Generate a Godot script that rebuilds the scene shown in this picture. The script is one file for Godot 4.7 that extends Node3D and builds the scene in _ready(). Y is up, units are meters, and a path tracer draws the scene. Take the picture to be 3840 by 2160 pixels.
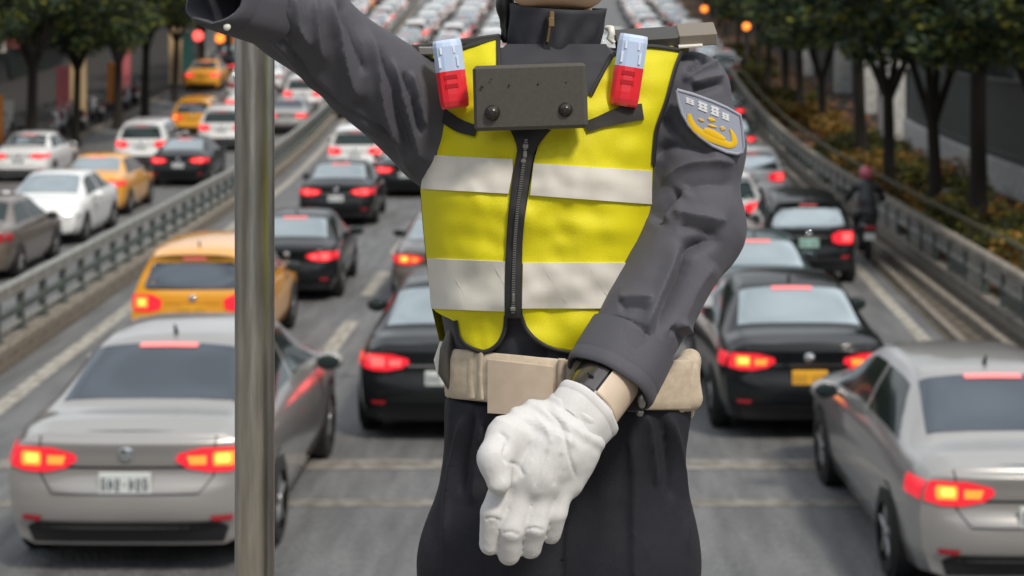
extends Node3D
# A traffic officer on a footbridge above a jammed avenue. Metres, y up, the road runs towards -z.

const EYE := 4.2        # height of the lens above the road
const DECK := 2.77      # top of the footbridge deck
const FIG := 2.43       # distance of the officer from the lens
const LENS := 1750.0    # focal length in picture units

var M := {}
var rng := RandomNumberGenerator.new()
var nz := FastNoiseLite.new()
var names := {}


class MB:
	var v := PackedVector3Array()
	var i := PackedInt32Array()
	var c := PackedColorArray()
	var uv := PackedVector2Array()

	func tri(a: Vector3, b: Vector3, d: Vector3) -> void:
		var n := v.size()
		v.append(a); v.append(b); v.append(d)
		i.append(n); i.append(n + 1); i.append(n + 2)

	func quad(a: Vector3, b: Vector3, d: Vector3, e: Vector3) -> void:
		var n := v.size()
		v.append(a); v.append(b); v.append(d); v.append(e)
		i.append_array(PackedInt32Array([n, n + 1, n + 2, n, n + 2, n + 3]))

	# a quad turned so that it faces away from the point o
	func out(a: Vector3, b: Vector3, d: Vector3, e: Vector3, o: Vector3) -> void:
		var mid := (a + b + d + e) / 4.0
		if (d - a).cross(b - a).dot(mid - o) >= 0.0:
			quad(a, b, d, e)
		else:
			quad(e, d, b, a)

	# rows of points with equal counts, shared vertices, smooth
	func grid(rows: Array, closed := false, flip := false) -> void:
		var n := v.size()
		var w: int = rows[0].size()
		for r in rows:
			v.append_array(PackedVector3Array(r))
		for y in rows.size() - 1:
			for x in (w if closed else w - 1):
				var a := n + y * w + x
				var b := n + y * w + (x + 1) % w
				var d := b + w
				var e := a + w
				if flip:
					i.append_array(PackedInt32Array([a, d, b, a, e, d]))
				else:
					i.append_array(PackedInt32Array([a, b, d, a, d, e]))

	func box(o: Vector3, s: Vector3, bev := 0.0, t := Basis.IDENTITY) -> void:
		var h := s / 2.0
		bev = minf(bev, minf(h.x, minf(h.y, h.z)) * 0.95)
		var q := h - Vector3.ONE * bev
		for ax in 3:
			var b := (ax + 1) % 3
			var d := (ax + 2) % 3
			for sg in [-1.0, 1.0]:
				var k := []
				for st in [[-1, -1], [1, -1], [1, 1], [-1, 1]]:
					var p := Vector3.ZERO
					p[ax] = sg * h[ax]; p[b] = st[0] * q[b]; p[d] = st[1] * q[d]
					k.append(o + t * p)
				out(k[0], k[1], k[2], k[3], o)
			if bev > 0.0:
				for s1 in [-1.0, 1.0]:
					for s2 in [-1.0, 1.0]:
						var k2 := []
						for e in [[0, -1], [0, 1], [1, 1], [1, -1]]:
							var p2 := Vector3.ZERO
							p2[ax] = s1 * (h[ax] if e[0] == 0 else q[ax])
							p2[b] = s2 * (q[b] if e[0] == 0 else h[b])
							p2[d] = e[1] * q[d]
							k2.append(o + t * p2)
						out(k2[0], k2[1], k2[2], k2[3], o)
		if bev > 0.0:
			for sx in [-1.0, 1.0]:
				for sy in [-1.0, 1.0]:
					for sz in [-1.0, 1.0]:
						var a := o + t * Vector3(sx * h.x, sy * q.y, sz * q.z)
						var b3 := o + t * Vector3(sx * q.x, sy * h.y, sz * q.z)
						var c3 := o + t * Vector3(sx * q.x, sy * q.y, sz * h.z)
						if sx * sy * sz > 0.0:
							tri(a, c3, b3)
						else:
							tri(a, b3, c3)

	# a tube along points with a radius at each
	func tube(p: Array, r: Array, seg := 10, caps := true, squash := 1.0) -> void:
		var rows := []
		var up := Vector3.UP
		for k in p.size():
			var dir: Vector3 = (p[mini(k + 1, p.size() - 1)] - p[maxi(k - 1, 0)]).normalized()
			if k == 0:
				up = Vector3.RIGHT if absf(dir.y) > 0.8 else Vector3.UP
			var x := dir.cross(up).normalized()
			up = x.cross(dir).normalized()
			var row := PackedVector3Array()
			for s in seg:
				var an := TAU * s / seg
				row.append(p[k] + (x * cos(an) + up * sin(an) * squash) * float(r[k]))
			rows.append(row)
		grid(rows, true, true)
		if caps:
			for e in [0, p.size() - 1]:
				var n := v.size()
				v.append(p[e])
				for q in rows[e]:
					v.append(q)
				for s in seg:
					if e == 0:
						i.append_array(PackedInt32Array([n, n + 1 + s, n + 1 + (s + 1) % seg]))
					else:
						i.append_array(PackedInt32Array([n, n + 1 + (s + 1) % seg, n + 1 + s]))

	func ball(o: Vector3, r: Vector3, seg := 12, rings := 8) -> void:
		var rows := []
		for y in rings + 1:
			var row := PackedVector3Array()
			var la := PI * y / rings
			for s in seg:
				var an := TAU * s / seg
				row.append(o + Vector3(cos(an) * sin(la) * r.x, cos(la) * r.y, sin(an) * sin(la) * r.z))
			rows.append(row)
		grid(rows, true, false)

	func disc(o: Vector3, nrm: Vector3, r: float, seg := 16) -> void:
		var x := nrm.cross(Vector3.UP if absf(nrm.y) < 0.9 else Vector3.RIGHT).normalized()
		var y := x.cross(nrm).normalized()
		var n := v.size()
		v.append(o)
		for s in seg:
			var an := TAU * s / seg
			v.append(o + (x * cos(an) + y * sin(an)) * r)
		for s in seg:
			i.append_array(PackedInt32Array([n, n + 1 + s, n + 1 + (s + 1) % seg]))

	# each triangle into four
	func split() -> void:
		var mid := {}
		var ni := PackedInt32Array()
		for t in range(0, i.size(), 3):
			var m := [0, 0, 0]
			for k in 3:
				var a := i[t + k]
				var b := i[t + (k + 1) % 3]
				var key := mini(a, b) * 4000000 + maxi(a, b)
				if not mid.has(key):
					mid[key] = v.size()
					v.append((v[a] + v[b]) * 0.5)
				m[k] = mid[key]
			ni.append_array(PackedInt32Array([i[t], m[0], m[2], m[0], i[t + 1], m[1], m[2], m[1], i[t + 2], m[0], m[1], m[2]]))
		i = ni

	func normals() -> PackedVector3Array:
		var nn := PackedVector3Array()
		nn.resize(v.size())
		for t in range(0, i.size(), 3):
			var a := v[i[t]]
			var fn := (v[i[t + 2]] - a).cross(v[i[t + 1]] - a)
			for k in 3:
				nn[i[t + k]] += fn
		for k in nn.size():
			nn[k] = nn[k].normalized() if nn[k].length_squared() > 1e-20 else Vector3.UP
		return nn

	func mesh() -> ArrayMesh:
		var nn := normals()
		var arr := []
		arr.resize(Mesh.ARRAY_MAX)
		arr[Mesh.ARRAY_VERTEX] = v
		arr[Mesh.ARRAY_NORMAL] = nn
		if c.size() == v.size():
			arr[Mesh.ARRAY_COLOR] = c
		if uv.size() == v.size():
			arr[Mesh.ARRAY_TEX_UV] = uv
		arr[Mesh.ARRAY_INDEX] = i
		var m := ArrayMesh.new()
		m.add_surface_from_arrays(Mesh.PRIMITIVE_TRIANGLES, arr)
		return m


# ---------------------------------------------------------------- scene helpers
func numbered(called: String) -> String:
	var n: int = names.get(called, -1) + 1
	names[called] = n
	return called if n == 0 else "%s_%03d" % [called, n]


func part(mb, called: String, m: Material, parent: Node) -> MeshInstance3D:
	var o := MeshInstance3D.new()
	o.mesh = mb.mesh() if mb is MB else mb
	o.material_override = m
	o.name = called
	parent.add_child(o, true)
	return o


func thing(called: String, label: String, category: String, where := Vector3.ZERO, turn := 0.0, group := "") -> Node3D:
	var o := Node3D.new()
	o.name = numbered(called)
	add_child(o)
	o.position = where
	o.rotation.y = turn
	tag(o, label, category, group)
	return o


func tag(o: Node, label: String, category: String, group := "") -> void:
	o.set_meta("label", label)
	o.set_meta("category", category)
	if group != "":
		o.set_meta("group", group)


func structure(mb, called: String, m: Material) -> MeshInstance3D:
	var o := part(mb, numbered(called), m, self)
	o.set_meta("kind", "structure")
	return o


func lin(r: float, g: float, b: float) -> Color:
	return Color(r, g, b).linear_to_srgb()


func mat(key: String, col: Color, rough := 0.7, metal := 0.0) -> StandardMaterial3D:
	var m := StandardMaterial3D.new()
	m.albedo_color = col
	m.roughness = rough
	m.metallic = metal
	M[key] = m
	return m


func noise_tex(freq: float, a: Color, b: Color, kind := FastNoiseLite.TYPE_SIMPLEX_SMOOTH, size := 512, oct := 4, sd := 3) -> NoiseTexture2D:
	var n := FastNoiseLite.new()
	n.noise_type = kind
	n.frequency = freq
	n.fractal_octaves = oct
	n.seed = sd
	var t := NoiseTexture2D.new()
	t.width = size
	t.height = size
	t.seamless = true
	t.noise = n
	var g := Gradient.new()
	g.set_color(0, a)
	g.set_color(1, b)
	t.color_ramp = g
	return t


func bump_tex(freq: float, strength := 4.0, size := 512, kind := FastNoiseLite.TYPE_SIMPLEX_SMOOTH, oct := 4) -> NoiseTexture2D:
	var n := FastNoiseLite.new()
	n.noise_type = kind
	n.frequency = freq
	n.fractal_octaves = oct
	var t := NoiseTexture2D.new()
	t.width = size
	t.height = size
	t.seamless = true
	t.as_normal_map = true
	t.bump_strength = strength
	t.noise = n
	return t


func grain(m: StandardMaterial3D, tex: Texture2D, nrm: Texture2D, per_metre: float, depth := 1.0, world := true) -> StandardMaterial3D:
	m.uv1_triplanar = true
	m.uv1_world_triplanar = world
	m.uv1_scale = Vector3.ONE * per_metre
	if tex:
		m.albedo_texture = tex
	if nrm:
		m.normal_enabled = true
		m.normal_texture = nrm
		m.normal_scale = depth
	return m


# height of the avenue: level near the bridge, then a long climb
func rise(d: float) -> float:
	if d < 45.0:
		return 0.0
	if d < 80.0:
		return 0.001 * (d - 45.0) * (d - 45.0)
	return 1.225 + 0.07 * (d - 80.0)


func slope(d: float) -> float:
	return (rise(d + 0.5) - rise(d - 0.5))


# x of the edges of the carriageways at distance d
func rail_left(d: float) -> float:
	return -7.35 - 0.045 * (d - 23.0)


func line_left(d: float) -> float:
	return -6.4 - 0.05 * (d - 20.0)


func line_right(d: float) -> float:
	return 5.05 + 0.05 * (d - 23.6)


func wall_right(d: float) -> float:
	return 6.5 + 0.032 * (d - 24.5)


func on(x: float, d: float, h := 0.0) -> Vector3:
	return Vector3(x, rise(d) + h, -d)


# a strip of road between two edges
func ribbon(mb: MB, x0: Callable, x1: Callable, h: float, d0: float, d1: float, step := 3.0) -> void:
	var rows := []
	var n := int(ceil((d1 - d0) / step))
	for k in n + 1:
		var d := lerpf(d0, d1, float(k) / n)
		rows.append(PackedVector3Array([on(x0.call(d), d, h), on(x1.call(d), d, h)]))
	mb.grid(rows, false, true)


# a solid bar of rectangular section that follows the road
func kerb(mb: MB, x0: Callable, w: float, h0: float, h1: float, d0: float, d1: float, step := 3.0, bev := 0.015) -> void:
	var rows := []
	var n := int(ceil((d1 - d0) / step))
	for k in n + 1:
		var d := lerpf(d0, d1, float(k) / n)
		var x: float = x0.call(d)
		rows.append(PackedVector3Array([on(x, d, h0), on(x, d, h1 - bev), on(x + bev, d, h1), on(x + w - bev, d, h1), on(x + w, d, h1 - bev), on(x + w, d, h0)]))
	# flat faces: each face its own strip
	for f in 5:
		var sub := []
		for r in rows:
			sub.append(PackedVector3Array([r[f], r[f + 1]]))
		mb.grid(sub, false, true)
	for e in [0, rows.size() - 1]:
		var r: PackedVector3Array = rows[e]
		mb.quad(r[0], r[1], r[4], r[5])
		mb.quad(r[1], r[2], r[3], r[4])


func _ready() -> void:
	rng.seed = 7
	nz.seed = 11
	nz.frequency = 1.0
	nz.fractal_octaves = 2
	lens_and_light()
	materials()
	avenue()
	railings()
	verge()
	shops()
	footbridge()
	trees()
	traffic()
	scooters()
	street_lamps()
	steel_pole()
	officer()


func lens_and_light() -> void:
	var cam := Camera3D.new()
	cam.name = "camera"
	var at := CameraAttributesPhysical.new()
	at.frustum_focal_length = 100.0
	at.exposure_aperture = 11.5
	at.frustum_focus_distance = 2.32
	at.frustum_near = 0.1
	at.frustum_far = 2000.0
	cam.attributes = at
	cam.projection = Camera3D.PROJECTION_FRUSTUM
	cam.keep_aspect = Camera3D.KEEP_HEIGHT
	cam.near = 0.1
	cam.far = 2000.0
	cam.size = 0.1 * 576.0 / LENS
	cam.frustum_offset = Vector2(-48.0, -248.0) * 0.1 / LENS   # a shifted lens keeps uprights upright
	cam.position = Vector3(0, EYE, 0)
	add_child(cam)
	cam.make_current()

	var env := Environment.new()
	env.background_mode = Environment.BG_SKY
	env.tonemap_mode = Environment.TONE_MAPPER_LINEAR
	env.tonemap_exposure = 1.9
	env.sdfgi_enabled = true
	env.ssao_enabled = true
	env.ssil_enabled = true
	var sm := ProceduralSkyMaterial.new()     # an even bright overcast
	sm.sky_top_color = Color(0.86, 0.885, 0.91)
	sm.sky_horizon_color = Color(0.58, 0.61, 0.63)
	sm.sky_curve = 0.3
	sm.ground_bottom_color = Color(0.28, 0.28, 0.28)
	sm.ground_horizon_color = Color(0.5, 0.52, 0.53)
	sm.sky_energy_multiplier = 0.72
	sm.sky_cover = cloud_cover()
	var sky := Sky.new()
	sky.sky_material = sm
	env.sky = sky
	var we := WorldEnvironment.new()
	we.name = "world_environment"
	we.environment = env
	add_child(we)

	var sun := DirectionalLight3D.new()
	sun.name = "sun"
	sun.light_energy = 0.5
	sun.light_color = Color(1.0, 0.96, 0.9)
	sun.light_angular_distance = 10.0
	sun.shadow_enabled = true
	sun.rotation_degrees = Vector3(-50, 34, 0)
	add_child(sun)


# brighter and duller patches of an overcast, the same all round
func cloud_cover() -> ImageTexture:
	var n := FastNoiseLite.new()
	n.seed = 4
	n.frequency = 1.7
	n.fractal_octaves = 5
	var im := Image.create(512, 256, false, Image.FORMAT_RGBAF)
	for y in 256:
		for x in 512:
			var la := (0.5 - (y + 0.5) / 256.0) * PI
			var lo := (x + 0.5) / 512.0 * TAU
			var v := n.get_noise_3d(cos(lo) * cos(la) * 1.2, sin(la) * 2.0, sin(lo) * cos(la) * 1.2)
			var k := clampf(0.16 + 0.42 * v, 0.0, 0.5)
			im.set_pixel(x, y, Color(k, k, k * 1.02, 1.0))
	return ImageTexture.create_from_image(im)


func materials() -> void:
	var g1 := noise_tex(0.02, Color(0.72, 0.72, 0.72), Color(1, 1, 1))
	var g2 := noise_tex(0.008, Color(0.6, 0.58, 0.55), Color(1, 1, 1), FastNoiseLite.TYPE_SIMPLEX_SMOOTH, 512, 5, 9)
	var b1 := bump_tex(0.05, 3.0)
	var b2 := bump_tex(0.15, 6.0)
	grain(mat("asphalt", lin(0.17, 0.176, 0.182), 0.7), noise_tex(0.012, Color(0.74, 0.74, 0.745), Color(1, 1, 1), FastNoiseLite.TYPE_SIMPLEX_SMOOTH, 512, 6, 9), b2, 0.22, 0.5)
	M.asphalt.uv1_scale = Vector3(0.55, 0.3, 0.07)     # wear and oil run along the lanes
	grain(mat("gutter", lin(0.135, 0.118, 0.095), 0.85), g2, b2, 0.8, 0.6)
	grain(mat("line", lin(0.52, 0.51, 0.47), 0.7), g2, b2, 1.1, 0.3)
	grain(mat("line_dimmed", lin(0.33, 0.325, 0.305), 0.75), g2, b2, 0.7, 0.4)  # line paint with the dark fade over the near road put into its colour
	grain(mat("concrete", lin(0.36, 0.34, 0.3), 0.85), g2, b2, 0.9, 0.5)
	grain(mat("kerbstone", lin(0.34, 0.31, 0.27), 0.85), g2, b2, 1.3, 0.5)
	grain(mat("paving", lin(0.04, 0.037, 0.035), 0.85), g2, b2, 0.6, 0.4)
	grain(mat("soil", lin(0.14, 0.085, 0.045), 0.95), noise_tex(0.03, Color(0.45, 0.4, 0.3), Color(1, 0.95, 0.9), FastNoiseLite.TYPE_SIMPLEX_SMOOTH, 512, 5, 21), b2, 0.5, 1.0)
	grain(mat("rail_grey", lin(0.46, 0.48, 0.47), 0.5, 0.35), g2, null, 1.5)
	grain(mat("rail_teal", lin(0.15, 0.19, 0.185), 0.55, 0.3), g2, null, 2.0)
	grain(mat("rail_olive", lin(0.09, 0.085, 0.035), 0.7), g2, null, 2.0)
	grain(mat("bark", lin(0.030, 0.025, 0.02), 0.95), g1, b2, 1.6, 1.0)
	var lf := mat("leaf", Color.WHITE, 0.75)
	lf.vertex_color_use_as_albedo = true
	lf.backlight_enabled = true
	lf.backlight = Color(0.12, 0.16, 0.03)
	lf.cull_mode = BaseMaterial3D.CULL_DISABLED
	# cars
	for p in [["paint_silver", lin(0.36, 0.352, 0.345), 0.45], ["paint_white", lin(0.78, 0.79, 0.80), 0.0], ["paint_black", lin(0.008, 0.0095, 0.011), 0.0], ["paint_taxi", lin(0.80, 0.36, 0.022), 0.0], ["paint_grey", lin(0.12, 0.115, 0.11), 0.4], ["paint_brown", lin(0.16, 0.125, 0.10), 0.35], ["paint_teal", lin(0.05, 0.085, 0.09), 0.3]]:
		var m := mat(p[0], p[1], 0.33, p[2])
		m.clearcoat_enabled = true
		m.clearcoat = 1.0
		m.clearcoat_roughness = 0.06
		if p[0] == "paint_black" or p[0] == "paint_teal":
			m.clearcoat = 0.6
			m.metallic_specular = 0.2
	mat("film_pale", lin(0.50, 0.56, 0.58), 0.07, 0.92)      # mirror film on the panes
	mat("film_grey", lin(0.145, 0.165, 0.19), 0.07, 0.85)
	mat("film_dark", lin(0.03, 0.045, 0.045), 0.07, 0.5)
	mat("tyre", lin(0.018, 0.018, 0.018), 0.9)
	mat("rim", lin(0.4, 0.41, 0.42), 0.35, 0.8)
	mat("chrome", lin(0.75, 0.76, 0.78), 0.12, 1.0)
	mat("black_trim", lin(0.012, 0.012, 0.014), 0.55)
	var tl := mat("tail_red", lin(0.52, 0.012, 0.022), 0.18)
	tl.emission_enabled = true
	tl.emission = lin(0.9, 0.01, 0.03)
	tl.emission_energy_multiplier = 0.42
	tl.clearcoat_enabled = true
	var ty := mat("tail_filament", lin(0.9, 0.5, 0.1), 0.3)
	ty.emission_enabled = true
	ty.emission = lin(1.0, 0.46, 0.06)
	ty.emission_energy_multiplier = 0.95
	var tc := mat("tail_core", lin(0.8, 0.25, 0.05), 0.3)
	tc.emission_enabled = true
	tc.emission = lin(1.0, 0.20, 0.02)
	tc.emission_energy_multiplier = 0.75
	var th := mat("tail_hot", lin(0.8, 0.1, 0.08), 0.3)
	th.emission_enabled = true
	th.emission = lin(1.0, 0.06, 0.06)
	th.emission_energy_multiplier = 1.2
	var tb := mat("brake_pink", lin(0.7, 0.2, 0.2), 0.3)
	tb.emission_enabled = true
	tb.emission = lin(1.0, 0.22, 0.22)
	tb.emission_energy_multiplier = 0.3
	mat("tail_off", lin(0.36, 0.02, 0.03), 0.15)
	mat("lamp_clear", lin(0.7, 0.72, 0.74), 0.1, 0.3)
	mat("plate_white", lin(0.62, 0.66, 0.66), 0.5)
	mat("plate_yellow", lin(0.80, 0.40, 0.03), 0.5)
	mat("plate_green", lin(0.35, 0.58, 0.50), 0.5)
	mat("plate_ink", lin(0.05, 0.06, 0.09), 0.6)
	mat("plate_ink_soft", lin(0.42, 0.26, 0.03), 0.6)
	# officer
	var weave := bump_tex(0.28, 5.0, 512, FastNoiseLite.TYPE_CELLULAR, 1)
	var fibre := bump_tex(0.2, 3.0)
	grain(mat("jacket", lin(0.078, 0.079, 0.098), 0.75), noise_tex(0.06, Color(0.9, 0.9, 0.91), Color(1, 1, 1)), fibre, 9.0, 0.25, false)
	M.jacket.rim_enabled = true
	M.jacket.rim = 0.25
	grain(mat("jacket_dark", lin(0.028, 0.029, 0.038), 0.75), null, fibre, 6.0, 0.3, false)
	grain(mat("trousers", lin(0.010, 0.0105, 0.019), 0.8), noise_tex(0.05, Color(0.75, 0.75, 0.8), Color(1, 1, 1)), fibre, 5.0, 0.4, false)
	grain(mat("hi_vis", lin(0.82, 0.77, 0.0), 0.62), noise_tex(0.28, Color(0.86, 0.84, 0.78), Color(1, 1, 1), FastNoiseLite.TYPE_CELLULAR, 512, 1), weave, 7.0, 0.35, false)
	grain(mat("band", lin(0.70, 0.68, 0.63), 0.5), noise_tex(0.01, Color(0.96, 0.96, 0.955), Color(1, 1, 1)), fibre, 9.0, 0.08, false)
	grain(mat("binding", lin(0.02, 0.02, 0.022), 0.7), null, fibre, 12.0, 0.4, false)
	grain(mat("velcro", lin(0.075, 0.072, 0.07), 0.95), noise_tex(0.1, Color(0.5, 0.5, 0.5), Color(1.0, 1.0, 1.0)), fibre, 14.0, 1.0, false)
	grain(mat("unit_case", lin(0.075, 0.07, 0.062), 0.4), noise_tex(0.02, Color(0.9, 0.9, 0.89), Color(1, 1, 1)), fibre, 12.0, 0.06, false)
	mat("knob", lin(0.06, 0.055, 0.05), 0.3, 0.7)
	mat("zip_metal", lin(0.3, 0.29, 0.28), 0.35, 0.8)
	mat("zip_brass", lin(0.34, 0.22, 0.11), 0.4, 0.8)
	var lw := mat("lamp_pale", lin(0.50, 0.62, 0.86), 0.12)
	lw.clearcoat_enabled = true
	var lr := mat("lamp_red", lin(0.80, 0.012, 0.028), 0.1)
	lr.clearcoat_enabled = true
	mat("lamp_red_deep", lin(0.45, 0.006, 0.012), 0.2)
	mat("lamp_white_detail", lin(0.72, 0.80, 0.95), 0.15)
	grain(mat("belt_leather", lin(0.60, 0.51, 0.40), 0.6), noise_tex(0.02, Color(0.85, 0.84, 0.82), Color(1, 1, 1)), fibre, 6.0, 0.3, false)
	grain(mat("buckle", lin(0.60, 0.50, 0.40), 0.4), noise_tex(0.012, Color(0.92, 0.91, 0.9), Color(1, 1, 1)), null, 5.0, 0.2, false)
	grain(mat("glove", lin(0.64, 0.64, 0.655), 0.85), noise_tex(0.03, Color(0.95, 0.95, 0.95), Color(1, 1, 1)), fibre, 12.0, 0.2, false)
	mat("skin", lin(0.78, 0.52, 0.34), 0.5)
	mat("lip", lin(0.45, 0.14, 0.12), 0.45)
	mat("hair", lin(0.010, 0.008, 0.007), 0.4)
	mat("eye_white", lin(0.7, 0.7, 0.7), 0.2)
	mat("eye_dark", lin(0.015, 0.01, 0.008), 0.15)
	mat("shoe", lin(0.012, 0.012, 0.013), 0.3)
	mat("board", lin(0.20, 0.175, 0.145), 0.6)
	mat("board_dark", lin(0.045, 0.043, 0.04), 0.5)
	mat("clip_white", lin(0.7, 0.69, 0.64), 0.4)
	var st := grain(mat("pole_steel", lin(0.66, 0.635, 0.59), 0.36, 1.0), noise_tex(0.015, Color(0.80, 0.80, 0.79), Color(1, 1, 1), FastNoiseLite.TYPE_SIMPLEX_SMOOTH, 512, 5, 31), bump_tex(0.03, 2.0), 1.0, 0.25, false)
	st.uv1_scale = Vector3(9.0, 0.9, 9.0)      # brushed along its length


# ---------------------------------------------------------------- the avenue
func avenue() -> void:
	var mb := MB.new()
	var rows := []
	for k in 82:
		var d := -260.0 + 11.0 * k
		var row := PackedVector3Array()
		for x in [-400.0, -120.0, -40.0, 0.0, 40.0, 120.0, 400.0]:
			row.append(on(x, d, -0.06))
		rows.append(row)
	mb.grid(rows, false, true)
	structure(mb, "ground", M.paving)
	mb = MB.new()
	ribbon(mb, func(d): return line_left(d) - 0.55, func(d): return line_right(d) + 0.32, 0.0, -140.0, 260.0)
	structure(mb, "road", M.asphalt)
	mb = MB.new()
	ribbon(mb, func(d): return minf(-17.2, rail_left(d) - 9.0), func(d): return rail_left(d) - 0.12, 0.0, -140.0, 260.0)
	structure(mb, "opposite_road", M.asphalt)
	mb = MB.new()
	ribbon(mb, func(d): return rail_left(d) - 0.14, func(d): return line_left(d) - 0.5, 0.004, -140.0, 260.0)
	structure(mb, "median_gutter", M.gutter)
	mb = MB.new()
	ribbon(mb, func(d): return line_right(d) + 0.3, func(d): return wall_right(d) + 0.05, 0.004, -140.0, 260.0)
	structure(mb, "gutter", M.gutter)
	# painted lines
	mb = MB.new()
	ribbon(mb, func(d): return line_left(d) - 0.1, func(d): return line_left(d) + 0.12, 0.006, 8.0, 190.0)
	structure(mb, "edge_line", M.line)
	mb = MB.new()
	ribbon(mb, func(d): return line_right(d) - 0.1, func(d): return line_right(d) + 0.1, 0.006, 8.0, 190.0)
	structure(mb, "edge_line", M.line)
	for ln in [[-3.12, 0.012, 23.1], [0.95, 0.02, 20.4]]:
		var d: float = ln[2]
		while d < 130.0:
			mb = MB.new()
			var x: float = ln[0] - ln[1] * (d - 24.0)
			ribbon(mb, func(_q): return x - 0.11, func(_q): return x + 0.11, 0.006, d, d + 3.0, 1.5)
			structure(mb, "lane_dash", M.line)
			d += 5.6
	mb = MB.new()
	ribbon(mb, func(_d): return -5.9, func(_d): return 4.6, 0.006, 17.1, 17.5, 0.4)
	structure(mb, "stop_line", M.line_dimmed)
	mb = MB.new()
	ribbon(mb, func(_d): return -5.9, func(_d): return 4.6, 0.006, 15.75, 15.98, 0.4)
	structure(mb, "crossing_line", M.line_dimmed)
	var dd := 30.0
	while dd < 110.0:
		mb = MB.new()
		var xx := rail_left(dd) - 5.0
		ribbon(mb, func(_q): return xx - 0.07, func(_q): return xx + 0.07, 0.006, dd, dd + 4.0, 2.0)
		structure(mb, "lane_dash", M.line)
		dd += 9.0
	# pavement beyond the far kerb
	mb = MB.new()
	ribbon(mb, func(_d): return -60.0, func(d): return minf(-17.2, rail_left(d) - 9.0), 0.13, -140.0, 260.0)
	structure(mb, "pavement", M.paving)
	mb = MB.new()
	kerb(mb, func(d): return minf(-17.2, rail_left(d) - 9.0) - 0.02, 0.16, -0.05, 0.145, -140.0, 260.0)
	structure(mb, "pavement_kerb", M.kerbstone)


func railings() -> void:
	# median railing
	var t := thing("median_railing", "grey steel post and rail fence on a low concrete base between the carriageways", "railing", on(rail_left(20.0), 20.0))
	var off := -t.position
	var mb := MB.new()
	kerb(mb, func(d): return rail_left(d) - 0.14, 0.34, 0.0, 0.24, 10.0, 170.0)
	shift(mb, off)
	part(mb, "concrete_base", M.kerbstone, t)
	for r in [[0.78, 0.13, 0.17, "rail_grey"], [0.50, 0.07, 0.10, "rail_teal"], [0.33, 0.05, 0.06, "rail_grey"]]:
		mb = MB.new()
		kerb(mb, func(d): return rail_left(d) - r[1] / 2.0, r[1], r[0], r[0] + r[2], 10.0, 170.0, 3.0, 0.02)
		shift(mb, off)
		part(mb, "rail", M[r[3]], t)
	var post := MB.new()
	post.box(Vector3(0, 0.5, 0), Vector3(0.09, 0.56, 0.11), 0.012)
	post.box(Vector3(0, 0.25, 0), Vector3(0.16, 0.03, 0.2), 0.005)
	var pm := post.mesh()
	var d := 14.4
	while d < 110.0:
		var o := part(pm, "post", M.rail_teal, t)
		o.position = on(rail_left(d) + 0.0, d) + off
		d += 1.2
	# parapet on the right
	t = thing("parapet_railing", "concrete parapet with grey panels and a pale top rail beside the planted verge", "railing", on(wall_right(24.0), 24.0))
	off = -t.position
	mb = MB.new()
	kerb(mb, func(d): return wall_right(d), 0.22, 0.0, 0.2, 10.0, 170.0)
	shift(mb, off)
	part(mb, "concrete_base", M.concrete, t)
	mb = MB.new()
	kerb(mb, func(d): return wall_right(d) + 0.02, 0.16, 0.74, 0.86, 10.0, 170.0, 3.0, 0.02)
	shift(mb, off)
	part(mb, "top_rail", M.concrete, t)
	mb = MB.new()
	kerb(mb, func(d): return wall_right(d) + 0.07, 0.06, 0.45, 0.52, 10.0, 170.0, 3.0, 0.01)
	shift(mb, off)
	part(mb, "middle_rail", M.rail_grey, t)
	var panel := MB.new()
	panel.box(Vector3(0.11, 0.62, 0), Vector3(0.03, 0.2, 1.1), 0.005)
	var pl := MB.new()
	pl.box(Vector3(0.11, 0.325, 0), Vector3(0.03, 0.21, 1.1), 0.005)
	var pom := MB.new()
	pom.box(Vector3(0.1, 0.47, 0), Vector3(0.1, 0.54, 0.12), 0.012)
	var m1 := panel.mesh()
	var m2 := pl.mesh()
	var m3 := pom.mesh()
	d = 15.0
	while d < 100.0:
		var p := on(wall_right(d), d) + off
		part(m3, "post", M.rail_teal, t).position = p
		var q := on(wall_right(d + 0.7), d + 0.7) + off
		var pa := part(m1, "panel", M.rail_grey, t)
		pa.position = q
		pa.rotation.x = atan(slope(d))
		if int(d * 10.0) % 3 != 0:
			part(m2, "panel", M.rail_teal if int(d) % 2 == 0 else M.rail_grey, t).position = q
		d += 1.4
	# kerbs between the gutter and the parapet
	mb = MB.new()
	kerb(mb, func(e): return line_right(e) + 0.42, 0.13, 0.0, 0.07, 10.0, 170.0)
	structure(mb, "gutter_kerb", M.kerbstone)
	mb = MB.new()
	kerb(mb, func(e): return wall_right(e) - 0.5, 0.14, 0.0, 0.13, 10.0, 170.0)
	structure(mb, "gutter_kerb", M.kerbstone)
	# thin handrail at the foot of the planting
	t = thing("planting_rail", "thin olive pipe rail along the edge of the shrubs", "railing", on(wall_right(26.0) + 0.55, 26.0))
	off = -t.position
	var pts := []
	var rr := []
	d = 14.0
	while d < 120.0:
		pts.append(on(wall_right(d) + 0.55, d, 0.98) + off)
		rr.append(0.045)
		d += 3.0
	mb = MB.new()
	mb.tube(pts, rr, 8)
	part(mb, "pipe", M.rail_olive, t)
	var sp := MB.new()
	sp.tube([Vector3(0, 0.2, 0), Vector3(0, 0.98, 0)], [0.03, 0.03], 6)
	var spm := sp.mesh()
	for k in 26:
		part(spm, "post", M.rail_olive, t).position = on(wall_right(15.0 + k * 4.0) + 0.55, 15.0 + k * 4.0) + off


func shift(mb: MB, off: Vector3) -> void:
	for k in mb.v.size():
		mb.v[k] += off


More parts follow.
